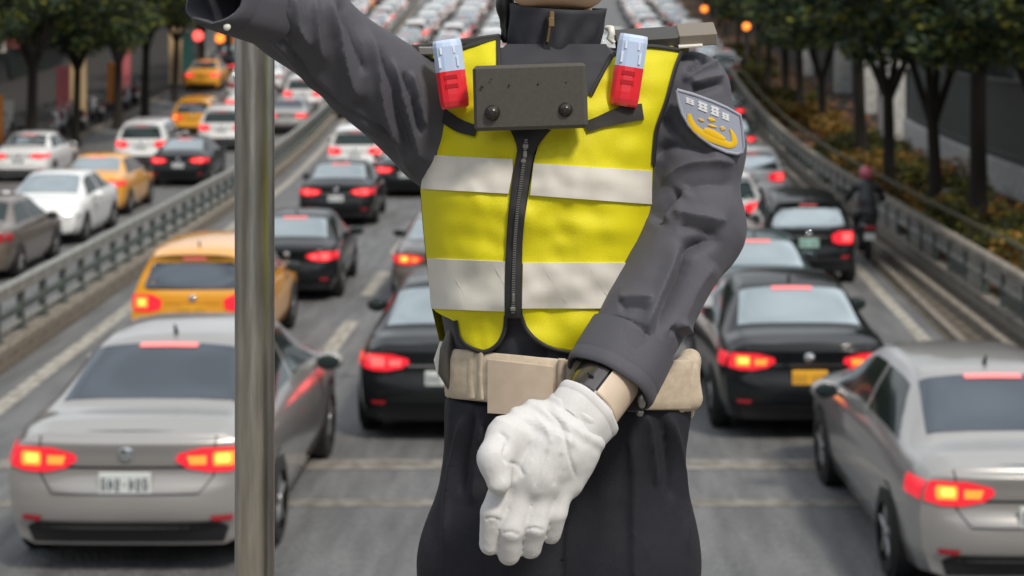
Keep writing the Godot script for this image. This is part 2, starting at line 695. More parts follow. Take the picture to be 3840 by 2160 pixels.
# leaves scattered through blobs; each leaf is a folded quad
func leaves(mb: MB, o: Vector3, r: Vector3, n: int, size: float, tones: Array) -> void:
	for k in n:
		var dir := Vector3(rng.randfn(), rng.randfn(), rng.randfn()).normalized()
		var p := o + dir * r * pow(rng.randf(), 0.45)
		var a := Vector3(rng.randfn(), rng.randfn() * 0.5, rng.randfn()).normalized() * size * rng.randf_range(0.6, 1.3)
		var b := a.cross(Vector3(rng.randfn(), rng.randfn(), rng.randfn())).normalized() * a.length() * 0.55
		mb.quad(p - a, p + b, p + a, p - b)
		var t: Color = tones[rng.randi() % tones.size()]
		var f := rng.randf_range(0.7, 1.25)
		for q in 4:
			mb.c.append(Color(t.r * f, t.g * f, t.b * f))


func verge() -> void:
	var mb := MB.new()
	var rows := []
	for k in 130:
		var d := -140.0 + 3.0 * k
		var row := PackedVector3Array()
		var w := wall_right(d)
		for s in 8:
			var x := w + 0.21 + s * 0.55
			row.append(on(x, d, 0.16 + 0.08 * nz.get_noise_2d(x * 0.8, d * 0.4) + 0.02 * s))
		rows.append(row)
	mb.grid(rows, false, true)
	structure(mb, "verge", M.soil)
	mb = MB.new()
	ribbon(mb, func(d): return wall_right(d) + 3.9, func(_d): return 60.0, 0.27, -140.0, 260.0)
	structure(mb, "side_pavement", M.paving)
	# fallen leaves
	mb = MB.new()
	for k in 2600:
		var d := rng.randf_range(20.0, 90.0)
		var x := wall_right(d) + rng.randf_range(0.3, 5.2)
		var p := on(x, d, 0.33)
		var s := rng.randf_range(0.05, 0.11)
		var an := rng.randf() * TAU
		var a := Vector3(cos(an), 0.15 * rng.randfn(), sin(an)) * s
		var b := Vector3(-sin(an), 0.15 * rng.randfn(), cos(an)) * s
		mb.quad(p - a, p + b, p + a, p - b)
		var t := [Color(0.45, 0.16, 0.03), Color(0.38, 0.20, 0.05), Color(0.30, 0.10, 0.04)][k % 3] as Color
		for q in 4:
			mb.c.append(t)
	var fl := part(mb, "fallen_leaves", M.leaf, self)
	fl.set_meta("kind", "stuff")
	tag(fl, "orange fallen leaves lying on the verge under the trees", "leaves")
	# shrubs
	var tones_a := [Color(0.09, 0.09, 0.012), Color(0.17, 0.15, 0.012), Color(0.04, 0.05, 0.012), Color(0.025, 0.034, 0.012)]
	var tones_b := [Color(0.26, 0.13, 0.012), Color(0.17, 0.10, 0.012), Color(0.06, 0.055, 0.01)]
	var shrub_mesh := []
	for v in 3:
		mb = MB.new()
		for k in 7:
			leaves(mb, Vector3(rng.randf_range(-0.4, 0.4), rng.randf_range(0.3, 0.6), rng.randf_range(-0.5, 0.5)), Vector3(0.32, 0.28, 0.35), 110, 0.07, tones_b if v == 2 else tones_a)
		shrub_mesh.append(mb.mesh())
	var twig := MB.new()
	for k in 6:
		var an := k * TAU / 6.0
		twig.tube([Vector3(0, 0.0, 0), Vector3(cos(an) * 0.25, 0.55, sin(an) * 0.3)], [0.015, 0.006], 5)
	var twm := twig.mesh()
	var d := 23.0
	var n := 0
	while d < 105.0:
		for off in [1.05, 2.0, 2.9]:
			if rng.randf() < (0.3 if off < 2.5 else 0.75):
				continue
			var kind: int = 2 if rng.randf() < 0.22 else rng.randi() % 2
			var dd := d + rng.randf_range(-0.5, 0.5)
			var s := thing("shrub", "orange turning shrub on the leaf strewn verge behind the parapet" if kind == 2 else "yellow green shrub on the verge behind the parapet", "shrub", on(wall_right(dd) + off + rng.randf_range(-0.2, 0.2), dd, 0.12), rng.randf() * TAU, "shrubs along the verge")
			part(shrub_mesh[kind], "foliage", M.leaf, s)
			part(twm, "stem", M.bark, s)
			s.scale = Vector3.ONE * rng.randf_range(0.75, 1.25)
			n += 1
		d += 1.7 if d < 60.0 else 3.4
	# white slab bench under the second tree
	var b := thing("slab_bench", "pale stone bench slab between two trunks on the verge", "bench", on(9.35, 40.0, 0.28))
	mb = MB.new()
	mb.box(Vector3(0, 0.42, 0), Vector3(1.1, 0.16, 0.5), 0.02)
	part(mb, "seat", M.concrete, b)
	for s in [-0.38, 0.38]:
		mb = MB.new()
		mb.box(Vector3(s, 0.17, 0), Vector3(0.16, 0.34, 0.4), 0.01)
		part(mb, "leg", M.concrete, b)
	# boundary wall with a dark slatted fence on it
	grain(mat("wall_pale", lin(0.60, 0.61, 0.62), 0.85), noise_tex(0.01, Color(0.75, 0.75, 0.74), Color(1, 1, 1)), null, 0.5)
	mat("fence_dark", lin(0.065, 0.075, 0.078), 0.6, 0.2)
	var wl := thing("boundary_wall", "pale rendered wall with a tall dark slatted fence along the side pavement", "wall", on(11.4, 45.0, 0.2))
	var wo := -wl.position
	mb = MB.new()
	kerb(mb, func(q): return 11.0 + 0.055 * (q - 41.0), 0.3, 0.2, 1.12, 28.0, 62.0)
	shift(mb, wo)
	part(mb, "rendered_wall", M.wall_pale, wl)
	mb = MB.new()
	kerb(mb, func(q): return 11.12 + 0.055 * (q - 41.0), 0.08, 3.1, 3.2, 28.0, 62.0)
	kerb(mb, func(q): return 11.12 + 0.055 * (q - 41.0), 0.08, 1.25, 1.33, 28.0, 62.0)
	shift(mb, wo)
	part(mb, "fence_rail", M.fence_dark, wl)
	var sl := MB.new()
	sl.box(Vector3(0, 1.0, 0), Vector3(0.05, 2.05, 0.16), 0.008)
	var slm := sl.mesh()
	d = 28.2
	while d < 61.8:
		part(slm, "slat", M.fence_dark, wl).position = on(11.18 + 0.055 * (d - 41.0), d, 1.14) + wo
		d += 0.24


func facade(called: String, label: String, x: float, d0: float, d1: float, h: float, wallm: String, face: float, floors: int, bays: int, lit := false) -> void:
	# a plain block along the street: wall, windows with frames and sills, roof edge
	var dm := (d0 + d1) / 2.0
	var b := thing(called, label, "building", on(x, dm, 0.1))
	var len := d1 - d0
	var mb := MB.new()
	mb.box(Vector3(-face * 5.0, h / 2.0 - 1.0, 0), Vector3(10, h + 2.0, len - 0.1), 0.03)
	part(mb, "wall", M[wallm], b)
	mb = MB.new()
	mb.box(Vector3(-face * 4.8, h + 0.15, 0), Vector3(10.4, 0.3, len), 0.03)
	part(mb, "roof", M.concrete, b)
	var fh := (h - 3.4) / floors
	var wm := MB.new()
	wm.box(Vector3.ZERO, Vector3(0.06, fh * 0.55, len / bays * 0.6), 0.01)
	var wmm := wm.mesh()
	var sm := MB.new()
	sm.box(Vector3.ZERO, Vector3(0.2, 0.08, len / bays * 0.68), 0.01)
	var smm := sm.mesh()
	for f in floors:
		for k in bays:
			var z := -len / 2.0 + (k + 0.5) * len / bays
			var w := part(wmm, "window", M.film_grey if (k + f) % 3 else M.film_dark, b)
			w.position = Vector3(face * 0.02, 3.6 + (f + 0.5) * fh, z)
			var s := part(smm, "sill", M.concrete, b)
			s.position = Vector3(face * 0.06, 3.6 + f * fh + fh * 0.18, z)
	# shop fronts on the ground floor
	for k in maxi(2, bays / 2):
		var n := maxi(2, bays / 2)
		var z := -len / 2.0 + (k + 0.5) * len / n
		mb = MB.new()
		mb.box(Vector3(face * 0.02, 1.35, z), Vector3(0.06, 2.3, len / n * 0.8), 0.01)
		part(mb, "shop_window", M.film_dark, b)
		mb = MB.new()
		mb.box(Vector3(face * 0.45, 2.85, z), Vector3(0.9, 0.12, len / n * 0.86), 0.03)
		part(mb, "awning", M[["awning_red", "fence_dark", "awning_cream"][k % 3]], b)


func shops() -> void:
	grain(mat("wall_dark", lin(0.018, 0.02, 0.021), 0.85), noise_tex(0.01, Color(0.7, 0.7, 0.7), Color(1, 1, 1)), null, 0.3)
	grain(mat("wall_brown", lin(0.03, 0.022, 0.02), 0.85), noise_tex(0.01, Color(0.7, 0.7, 0.7), Color(1, 1, 1)), null, 0.3)
	grain(mat("wall_grey", lin(0.045, 0.05, 0.052), 0.85), noise_tex(0.01, Color(0.7, 0.7, 0.7), Color(1, 1, 1)), null, 0.3)
	grain(mat("wall_office", lin(0.15, 0.16, 0.165), 0.85), noise_tex(0.01, Color(0.7, 0.7, 0.7), Color(1, 1, 1)), null, 0.3)
	mat("awning_red", lin(0.33, 0.03, 0.03), 0.8)
	mat("awning_cream", lin(0.4, 0.34, 0.25), 0.8)
	for s in [["sign_red", 0.50, 0.03, 0.045], ["sign_pink", 0.55, 0.14, 0.16], ["sign_orange", 0.62, 0.22, 0.04], ["sign_white", 0.6, 0.6, 0.58], ["sign_teal", 0.08, 0.28, 0.26], ["sign_beige", 0.5, 0.36, 0.2]]:
		mat(s[0], lin(s[1], s[2], s[3]), 0.5)
	var walls := ["wall_dark", "wall_brown", "wall_grey", "wall_dark", "wall_grey", "wall_brown"]
	var looks := ["charcoal shop building behind the street trees with a red awning", "brown shop building beside the charcoal one", "grey shop building further up the pavement", "dark narrow shop building up the hill", "pale grey block near the hill top", "dull brown block at the hill top"]
	var d := 44.0
	for k in 6:
		var ln := [18.0, 16.0, 22.0, 24.0, 30.0, 40.0][k] as float
		facade("shop_building", looks[k], -26.5 - 0.06 * (d - 44.0), d, d + ln, 10.5 + 1.5 * (k % 3), walls[k], 1.0, 2, 4 + k % 2)
		d += ln + 0.3
	facade("office_building", "grey office block behind the slatted fence", 19.5, 34.0, 68.0, 12.0, "wall_office", -1.0, 3, 7)
	facade("office_building", "pale office block behind the trees up the hill", 18.5, 70.0, 112.0, 13.0, "wall_office", -1.0, 3, 7)
	facade("office_building", "brown office block behind the farthest roadside trees", 19.0, 113.0, 180.0, 14.0, "wall_brown", -1.0, 3, 9)
	# the avenue goes on behind the footbridge: the cars' tails and the pole mirror it
	facade("street_block", "brown street block behind the footbridge on the shop side", -24.0, -48.0, -8.0, 15.0, "wall_brown", 1.0, 4, 8)
	facade("street_block", "grey street block behind the footbridge on the shop side", -24.0, -92.0, -49.0, 17.0, "wall_grey", 1.0, 4, 8)
	facade("street_block", "charcoal street block behind the footbridge on the verge side", 19.0, -50.0, -10.0, 14.0, "wall_dark", -1.0, 4, 8)
	facade("street_block", "grey street block behind the footbridge on the verge side", 19.0, -95.0, -51.0, 16.0, "wall_grey", -1.0, 4, 8)
	# upright sign boxes standing on the far pavement
	var sg := [["sign_red", 49.0, -19.8, 1.5, "red"], ["sign_red", 53.0, -20.6, 1.9, "red"], ["sign_pink", 56.5, -20.0, 1.4, "pink"], ["sign_red", 61.0, -21.5, 2.0, "red"], ["sign_white", 63.0, -20.0, 1.3, "white"], ["sign_orange", 60.0, -19.4, 1.7, "orange"], ["sign_beige", 69.0, -19.0, 2.8, "beige"], ["sign_pink", 72.0, -20.4, 2.0, "pink"], ["sign_beige", 86.0, -18.9, 3.0, "beige"], ["sign_orange", 77.0, -19.6, 1.8, "orange"], ["sign_pink", 81.0, -20.2, 2.4, "pink"], ["sign_teal", 91.0, -19.4, 2.2, "teal"], ["sign_white", 96.0, -19.2, 2.6, "white"], ["sign_orange", 103.0, -19.0, 2.4, "orange"], ["sign_red", 110.0, -18.8, 2.4, "red"]]
	for s in sg:
		var t := thing("sign_stand", "tall narrow %s sign board standing on the pavement before the shops" % s[4], "sign", on(s[2], s[1], 0.13), 0.15, "sign boards on the far pavement")
		var mb := MB.new()
		mb.box(Vector3(0, 0.25 + s[3] / 2.0, 0), Vector3(0.62, s[3], 0.16), 0.02)
		part(mb, "panel", M[s[0]], t)
		mb = MB.new()
		mb.box(Vector3(0, 0.13, 0), Vector3(0.7, 0.26, 0.4), 0.02)
		part(mb, "base", M.fence_dark, t)
	# small signs hung on the shop fronts
	var cl := ["red", "pink", "white", "red", "teal", "pink", "beige", "red", "orange", "white"]
	for k in 26:
		var dd := 46.0 + k * 2.9
		var c: String = cl[(k * 3) % cl.size()]
		var hh := 1.9 + 1.3 * fposmod(k * 0.618, 1.0)
		var t := thing("hanging_sign", "%s box sign hung on a bracket from the shop fronts" % c, "sign", on(-25.9 - 0.06 * (dd - 44.0), dd, hh + 0.1), 0.0, "%s box signs on the shop fronts" % c)
		var mb := MB.new()
		mb.box(Vector3(0.55, 0.0, 0), Vector3(0.9, 0.9 + 0.5 * (k % 3), 0.14), 0.02)
		part(mb, "panel", M["sign_" + c], t)
		mb = MB.new()
		mb.box(Vector3(0.0, 0.2, 0), Vector3(1.1, 0.05, 0.05), 0.005)
		part(mb, "bracket", M.fence_dark, t)
	# pale gate posts along the right pavement
	for q in [[12.0, 63.0, 2.6], [12.6, 67.0, 2.9], [13.0, 74.0, 3.2], [13.4, 83.0, 3.4], [12.9, 92.0, 3.4]]:
		var t := thing("gate_pillar", "pale square gate pillar with a cap beside the side pavement", "pillar", on(q[0], q[1], 0.25), 0.0, "pale pillars on the right pavement")
		var mb := MB.new()
		mb.box(Vector3(0, q[2] / 2.0, 0), Vector3(0.75, q[2], 0.6), 0.02)
		part(mb, "shaft", M.wall_pale, t)
		mb = MB.new()
		mb.box(Vector3(0, q[2] + 0.08, 0), Vector3(0.95, 0.16, 0.8), 0.03)
		part(mb, "cap", M.wall_pale, t)


func footbridge() -> void:
	var t := thing("footbridge", "concrete footbridge deck on which the officer and the steel pole stand", "footbridge", Vector3(0, 0, 0))
	var mb := MB.new()
	mb.box(Vector3(0, DECK - 0.17, -0.4), Vector3(26, 0.34, 5.2), 0.02)
	part(mb, "deck", M.concrete, t)
	for x in [-12.2, 12.2]:
		mb = MB.new()
		mb.box(Vector3(x, (DECK - 0.34) / 2.0 - 0.1, -0.4), Vector3(0.8, DECK - 0.34 + 0.2, 3.4), 0.05)
		part(mb, "pier", M.concrete, t)


# ---------------------------------------------------------------- trees
func tree_kind(v: int) -> Array:
	# trunk that forks, and a crown of leaves in clumps
	var tr := MB.new()
	var fork := 2.5 + 0.35 * v
	var lean := Vector3(0.12 - 0.1 * v, 0, 0.05)
	tr.tube([Vector3(0, -0.15, 0), Vector3(0.02, 0.25, 0), lean * 0.5 + Vector3(0, fork * 0.6, 0), lean + Vector3(0, fork, 0)], [0.27, 0.19, 0.16, 0.15], 9)
	var tips := []
	for k in 4:
		var an := k * TAU / 4.0 + v * 0.7
		var reach := 0.75 + 0.35 * (k % 2)
		var a := lean + Vector3(0, fork - 0.1, 0)
		var b := a + Vector3(cos(an) * reach * 0.45, 1.0, sin(an) * reach * 0.45)
		var e := a + Vector3(cos(an) * reach, 2.3, sin(an) * reach)
		var h := a + Vector3(cos(an) * reach * 1.9, 3.6, sin(an) * reach * 1.9)
		tr.tube([a, b, e, h], [0.12, 0.10, 0.07, 0.025], 7)
		tips.append(e); tips.append(h)
	var cr := MB.new()
	var tones := [Color(0.013, 0.032, 0.013), Color(0.022, 0.046, 0.010), Color(0.040, 0.062, 0.009), Color(0.009, 0.024, 0.013), Color(0.010, 0.026, 0.013), Color(0.014, 0.03, 0.012), Color(0.14, 0.14, 0.012), Color(0.07, 0.10, 0.012)]
	for k in 104:
		var an := rng.randf() * TAU
		var rr := 3.3 * sqrt(rng.randf())
		var y := rng.randf_range(4.15, 7.4)
		var sq := 1.0 - absf(y - 5.6) / 3.4
		var o := Vector3(cos(an) * rr * (0.55 + 0.5 * sq), y + rng.randf_range(-0.3, 0.2), sin(an) * rr * (0.55 + 0.5 * sq))
		leaves(cr, o, Vector3(0.7, 0.45, 0.7), 85, 0.13, tones)
	for e in tips:
		leaves(cr, e, Vector3(0.6, 0.5, 0.6), 70, 0.13, tones)
	return [tr.mesh(), cr.mesh()]


const ORD := ["first", "second", "third", "fourth", "fifth", "sixth", "seventh", "eighth", "ninth", "tenth"]


func trees() -> void:
	var kinds := []
	for v in 3:
		kinds.append(tree_kind(v))
	var left := [[-17.6, 49.0], [-17.7, 58.6], [-17.5, 63.3], [-17.7, 70.0], [-17.6, 74.2], [-17.9, 81.4], [-18.0, 88.0], [-18.2, 96.0], [-18.4, 104.0], [-18.6, 112.0], [-18.9, 121.0], [-19.2, 131.0], [-19.6, 142.0], [-20.1, 155.0], [-20.6, 168.0], [-21.4, 182.0]]
	var right := [[8.75, 31.0], [8.45, 35.4], [8.47, 39.3], [8.35, 44.3], [9.1, 53.0], [9.9, 66.0], [9.9, 72.0], [10.2, 79.0], [10.3, 86.5], [10.7, 94.0], [10.9, 102.0], [11.3, 111.0], [11.5, 121.0], [12.0, 132.0], [12.6, 145.0], [13.2, 160.0], [14.0, 176.0]]
	var k := 0
	for q in [[-17.0, -14.0], [-17.0, -24.0], [-17.0, -35.0], [-17.0, -47.0], [8.6, -12.0], [8.6, -21.0], [8.6, -31.0], [8.6, -42.0]]:
		var t := thing("street_tree", "street tree in the rows that go on behind the footbridge", "tree", on(q[0], q[1], 0.14), q[1], "trees behind the footbridge")
		part(kinds[int(-q[1]) % 3][0], "trunk", M.bark, t)
		part(kinds[int(-q[1]) % 3][1], "crown", M.leaf, t)
	for row in [left, right]:
		for q in row:
			var far: bool = q[1] > 90.0
			var lab := ""
			if row == left:
				lab = "%s tree uphill along the far kerb, its dark trunk forked before the shops" % ORD[row.find(q)] if not far else "street tree in the row climbing the hill past the shops"
			else:
				lab = "%s dark trunked tree uphill along the shrub verge behind the parapet" % ORD[row.find(q)] if not far else "roadside tree on the verge farther up the hill"
			var t := thing("street_tree", lab, "tree", on(q[0], q[1], 0.14), k * 1.9, "trees before the shops" if row == left else "trees on the verge")
			part(kinds[k % 3][0], "trunk", M.bark, t)
			part(kinds[k % 3][1], "crown", M.leaf, t)
			t.scale = Vector3.ONE * (0.95 + 0.12 * sin(k * 2.3))
			k += 1


func street_lamps() -> void:
	# small orange and red lamps that glow between the trunks
	for c in [["glow_orange", 1.0, 0.25, 0.03], ["glow_red", 1.0, 0.10, 0.08], ["glow_amber", 1.0, 0.42, 0.05]]:
		var m := mat(c[0], lin(c[1], c[2], c[3]), 0.4)
		m.emission_enabled = true
		m.emission = lin(c[1], c[2], c[3])
		m.emission_energy_multiplier = 1.1
	var spots := [[9.15, 111.0, 6.0, 0.22, "glow_orange", "orange"], [9.7, 101.0, 5.3, 0.2, "glow_red", "red"], [9.8, 92.0, 4.75, 0.2, "glow_orange", "orange"], [-18.0, 87.0, 4.2, 0.26, "glow_red", "red"], [-17.2, 88.5, 4.1, 0.24, "glow_orange", "orange"]]
	for s in spots:
		var t := thing("globe_lamp", "glowing %s globe lamp on a thin post among the tree trunks" % s[5], "lamp", on(s[0], s[1], 0.15), 0.0, "globe lamps among the trunks")
		var top: float = s[2] - rise(s[1]) - 0.15
		top = maxf(top, 2.0)
		var mb := MB.new()
		mb.tube([Vector3.ZERO, Vector3(0, top, 0)], [0.05, 0.035], 8)
		part(mb, "post", M.fence_dark, t)
		mb = MB.new()
		mb.ball(Vector3(0, top + s[3] * 0.8, 0), Vector3.ONE * s[3])
		part(mb, "lamp_globe", M[s[4]], t)


func steel_pole() -> void:
	var t := thing("steel_pole", "upright brushed steel pole standing behind the officer's raised sleeve", "pole", Vector3(-0.4449, DECK, -2.55))
	var mb := MB.new()
	var rows := []
	var seg := 40
	for k in 2:
		var row := PackedVector3Array()
		for s in seg + 1:
			var an := TAU * s / seg
			row.append(Vector3(cos(an) * 0.0287, k * 2.6, sin(an) * 0.0287))
		rows.append(row)
	mb.grid(rows)
	part(mb, "shaft", M.pole_steel, t)
	mb = MB.new()
	mb.ball(Vector3(0, 2.6, 0), Vector3(0.03, 0.012, 0.03), 20, 8)
	part(mb, "cap", M.rim, t)
	mb = MB.new()
	mb.tube([Vector3(0, 0, 0), Vector3(0, 0.012, 0)], [0.075, 0.07], 24)
	part(mb, "base_plate", M.rim, t)


# ---------------------------------------------------------------- cars
# a car's skin is lofted through hoops: distance, sill height, sill width, waist width, belt height, belt width, rail height, rail width, top height. The tail is at +z.
const SEDAN := [
	[2.16, 0.23, 0.76, 0.84, 0.93, 0.76, 0.985, 0.64, 1.005],
	[1.95, 0.19, 0.81, 0.885, 0.97, 0.80, 1.03, 0.67, 1.055],
	[1.58, 0.17, 0.84, 0.905, 0.985, 0.82, 1.05, 0.67, 1.08],
	[0.86, 0.16, 0.85, 0.91, 0.975, 0.83, 1.36, 0.575, 1.425],
	[0.25, 0.16, 0.85, 0.91, 0.965, 0.83, 1.40, 0.585, 1.47],
	[-0.40, 0.16, 0.85, 0.91, 0.955, 0.83, 1.36, 0.58, 1.43],
	[-1.22, 0.16, 0.85, 0.905, 0.93, 0.83, 1.00, 0.69, 1.03],
	[-1.80, 0.22, 0.84, 0.895, 0.87, 0.79, 0.92, 0.62, 0.95],
	[-2.16, 0.28, 0.77, 0.84, 0.72, 0.72, 0.78, 0.54, 0.81]]
const WAGON := [
	[2.02, 0.27, 0.78, 0.86, 1.03, 0.82, 1.50, 0.60, 1.56],
	[1.75, 0.23, 0.82, 0.895, 1.04, 0.84, 1.56, 0.62, 1.62],
	[1.2, 0.20, 0.85, 0.905, 1.03, 0.845, 1.59, 0.63, 1.66],
	[0.4, 0.20, 0.85, 0.91, 1.02, 0.845, 1.60, 0.63, 1.68],
	[-0.35, 0.20, 0.85, 0.91, 1.01, 0.845, 1.54, 0.62, 1.62],
	[-1.15, 0.20, 0.85, 0.905, 1.00, 0.84, 1.07, 0.70, 1.10],
	[-1.75, 0.26, 0.84, 0.895, 0.95, 0.80, 1.01, 0.64, 1.04],
	[-2.10, 0.32, 0.78, 0.85, 0.82, 0.74, 0.88, 0.56, 0.91]]
const TAIL_SEDAN := [[0.2, 0.02], [0.32, 0.06], [0.42, 0.15], [0.60, 0.155], [0.66, 0.12], [0.70, 0.085], [0.84, 0.095], [0.93, 0.115], [0.985, 0.06], [1.02, 0.0]]
const TAIL_WAGON := [[0.2, 0.02], [0.36, 0.07], [0.46, 0.15], [0.62, 0.155], [0.70, 0.10], [1.0, 0.10], [1.10, 0.07], [1.45, -0.10], [1.5, -0.06], [1.56, 0.0]]
const NOSE := [[0.2, 0.02], [0.35, 0.12], [0.55, 0.16], [0.7, 0.13], [0.85, 0.05], [1.0, 0.0]]


class CarSkin:
	var st: Array
	var tail: Array
	var nose: Array

	func _init(a: Array, b: Array, c: Array) -> void:
		st = a; tail = b; nose = c

	func row(z: float) -> Array:
		var n := st.size()
		var k := 0
		while k < n - 2 and z < st[k + 1][0]:
			k += 1
		var a: Array = st[k]
		var b: Array = st[k + 1]
		var p: Array = st[maxi(k - 1, 0)]
		var q: Array = st[mini(k + 2, n - 1)]
		var t: float = clampf((a[0] - z) / (a[0] - b[0]), 0.0, 1.0)
		var r := [z]
		for j in range(1, 9):
			var s: float = lerpf(a[j], b[j], t)
			var c: float = cubic_interpolate(a[j], b[j], p[j], q[j], t)
			r.append(lerpf(s, c, 0.45))
		return r

	func hoop(z: float) -> PackedVector3Array:
		var r := row(z)
		var sy: float = r[1]; var sw: float = r[2]; var ww: float = r[3]; var by: float = r[4]
		var bw: float = r[5]; var ry: float = r[6]; var rw: float = r[7]; var ty: float = r[8]
		return PackedVector3Array([Vector3(sw - 0.1, sy - 0.01, z), Vector3(sw, sy + 0.04, z), Vector3(lerpf(sw, ww, 0.75), lerpf(sy, by, 0.28), z), Vector3(ww, lerpf(sy, by, 0.6), z), Vector3(ww - 0.014, lerpf(sy, by, 0.84), z), Vector3(bw, by, z),
			Vector3(lerpf(bw, rw, 0.5) + 0.012, lerpf(by, ry, 0.5), z), Vector3(rw, ry, z), Vector3(rw * 0.87, lerpf(ry, ty, 0.58), z), Vector3(rw * 0.5, lerpf(ry, ty, 0.93), z), Vector3(0, ty, z)])

	# a runs 0 (left sill) .. 10 (middle of the roof) .. 20 (right sill)
	func at(z: float, a: float) -> Vector3:
		var h := hoop(z)
		var u := 10.0 - absf(a - 10.0)
		var k := clampi(int(floor(u)), 0, 9)
		var p := h[k].lerp(h[k + 1], u - k)
		if a < 10.0:
			p.x = -p.x
		return p

	func up(z: float, a: float) -> Vector3:
		var n := (at(z - 0.03, a) - at(z + 0.03, a)).cross(at(z, minf(a + 0.15, 20.0)) - at(z, maxf(a - 0.15, 0.0))).normalized()
		var p := at(z, a)
		return n if n.dot(p - Vector3(0, 0.6, p.z)) > 0.0 else -n

	func level(z: float, y: float) -> float:
		var h := hoop(z)
		for k in 10:
			if y <= h[k + 1].y:
				return k + clampf((y - h[k].y) / maxf(h[k + 1].y - h[k].y, 1e-4), 0.0, 1.0)
		return 10.0

	func prof(t: Array, y: float) -> float:
		for k in t.size() - 1:
			if y <= t[k + 1][0]:
				return lerpf(t[k][1], t[k + 1][1], smoothstep(t[k][0], t[k + 1][0], y))
		return t[t.size() - 1][1]

	func half(z: float, y: float) -> float:
		var h := hoop(z)
		var u := level(z, y)
		var k := clampi(int(u), 0, 9)
		return lerpf(h[k].x, h[k + 1].x, u - k)

	# a point of the rear (or front) face
	func face(x: float, y: float, rear := true, off := 0.0) -> Vector3:
		var z: float = st[0][0] if rear else st[st.size() - 1][0]
		var w := maxf(half(z, y), 0.02)
		var b := (prof(tail, y) if rear else prof(nose, y)) * (1.0 - pow(clampf(absf(x) / w, 0.0, 1.0), 3.2))
		return Vector3(x, y, z + (b + off) * (1.0 if rear else -1.0))


func skin_body(sk: CarSkin) -> MB:
	var mb := MB.new()
	var rows := []
	var zs := []
	for k in sk.st.size() - 1:
		for s in 4:
			zs.append(lerpf(sk.st[k][0], sk.st[k + 1][0], s / 4.0))
	zs.append(sk.st[sk.st.size() - 1][0])
	for z in zs:
		var row := PackedVector3Array()
		var h := sk.hoop(z)
		for k in 11:
			row.append(Vector3(-h[k].x, h[k].y, z))
		for k in range(9, -1, -1):
			row.append(h[k])
		rows.append(row)
	mb.grid(rows, true, true)
	for rear in [true, false]:
		var z: float = sk.st[0][0] if rear else sk.st[sk.st.size() - 1][0]
		var h := sk.hoop(z)
		rows = []
		for k in 10:
			for s in (3 if k < 8 else 1):
				var p := h[k].lerp(h[k + 1], s / (3.0 if k < 8 else 1.0))
				var row := PackedVector3Array()
				for x in 21:
					var t := (x - 10) / 10.0
					t = signf(t) * pow(absf(t), 0.7)
					row.append(sk.face(t * p.x, p.y, rear))
				rows.append(row)
		mb.grid(rows, false, rear)
	return mb


func skin_patch(sk: CarSkin, a0: float, a1: float, z00: float, z01: float, z10: float, z11: float, off := 0.006, na := 8, n := 8) -> MB:
	# z00..z01 along a0, z10..z11 along a1
	var mb := MB.new()
	var rows := []
	for y in na + 1:
		var t := float(y) / na
		var a := lerpf(a0, a1, t)
		var row := PackedVector3Array()
		for x in n + 1:
			var z := lerpf(lerpf(z00, z10, t), lerpf(z01, z11, t), float(x) / n)
			row.append(sk.at(z, a) + sk.up(z, a) * off)
		rows.append(row)
	mb.grid(rows, false, true)
	return mb


func face_patch(sk: CarSkin, r: Array, off := 0.008, rear := true, side := 1.0, mb: MB = null, n := 8) -> MB:
	# r: rows of [height, x from, x to]
	if mb == null:
		mb = MB.new()
	var rows := []
	for k in r.size() - 1:
		for s in 3:
			var t := s / 3.0
			rows.append([lerpf(r[k][0], r[k + 1][0], t), lerpf(r[k][1], r[k + 1][1], t), lerpf(r[k][2], r[k + 1][2], t)])
	rows.append(r[r.size() - 1])
	var g := []
	for q in rows:
		var row := PackedVector3Array()
		for x in n + 1:
			var xx: float = lerpf(q[1], q[2], float(x) / n) * side
			row.append(sk.face(xx, q[0], rear, off))
		g.append(row)
	mb.grid(g, false, (side > 0.0) == rear)
	return mb


func side_strip(sk: CarSkin, mb: MB, side: float, z0: float, z1: float, y0: float, y1: float, off: float) -> void:
	var g := []
	for y in 5:
		var row := PackedVector3Array()
		for x in 5:
			var z := lerpf(z0, z1, x / 4.0)
			var u := sk.level(z, lerpf(y0, y1, y / 4.0))
			var a := u if side < 0.0 else 20.0 - u
			row.append(sk.at(z, a) + sk.up(z, a) * off)
		g.append(row)
	mb.grid(g, false, side < 0.0)


var skins := {}
var protos := {}


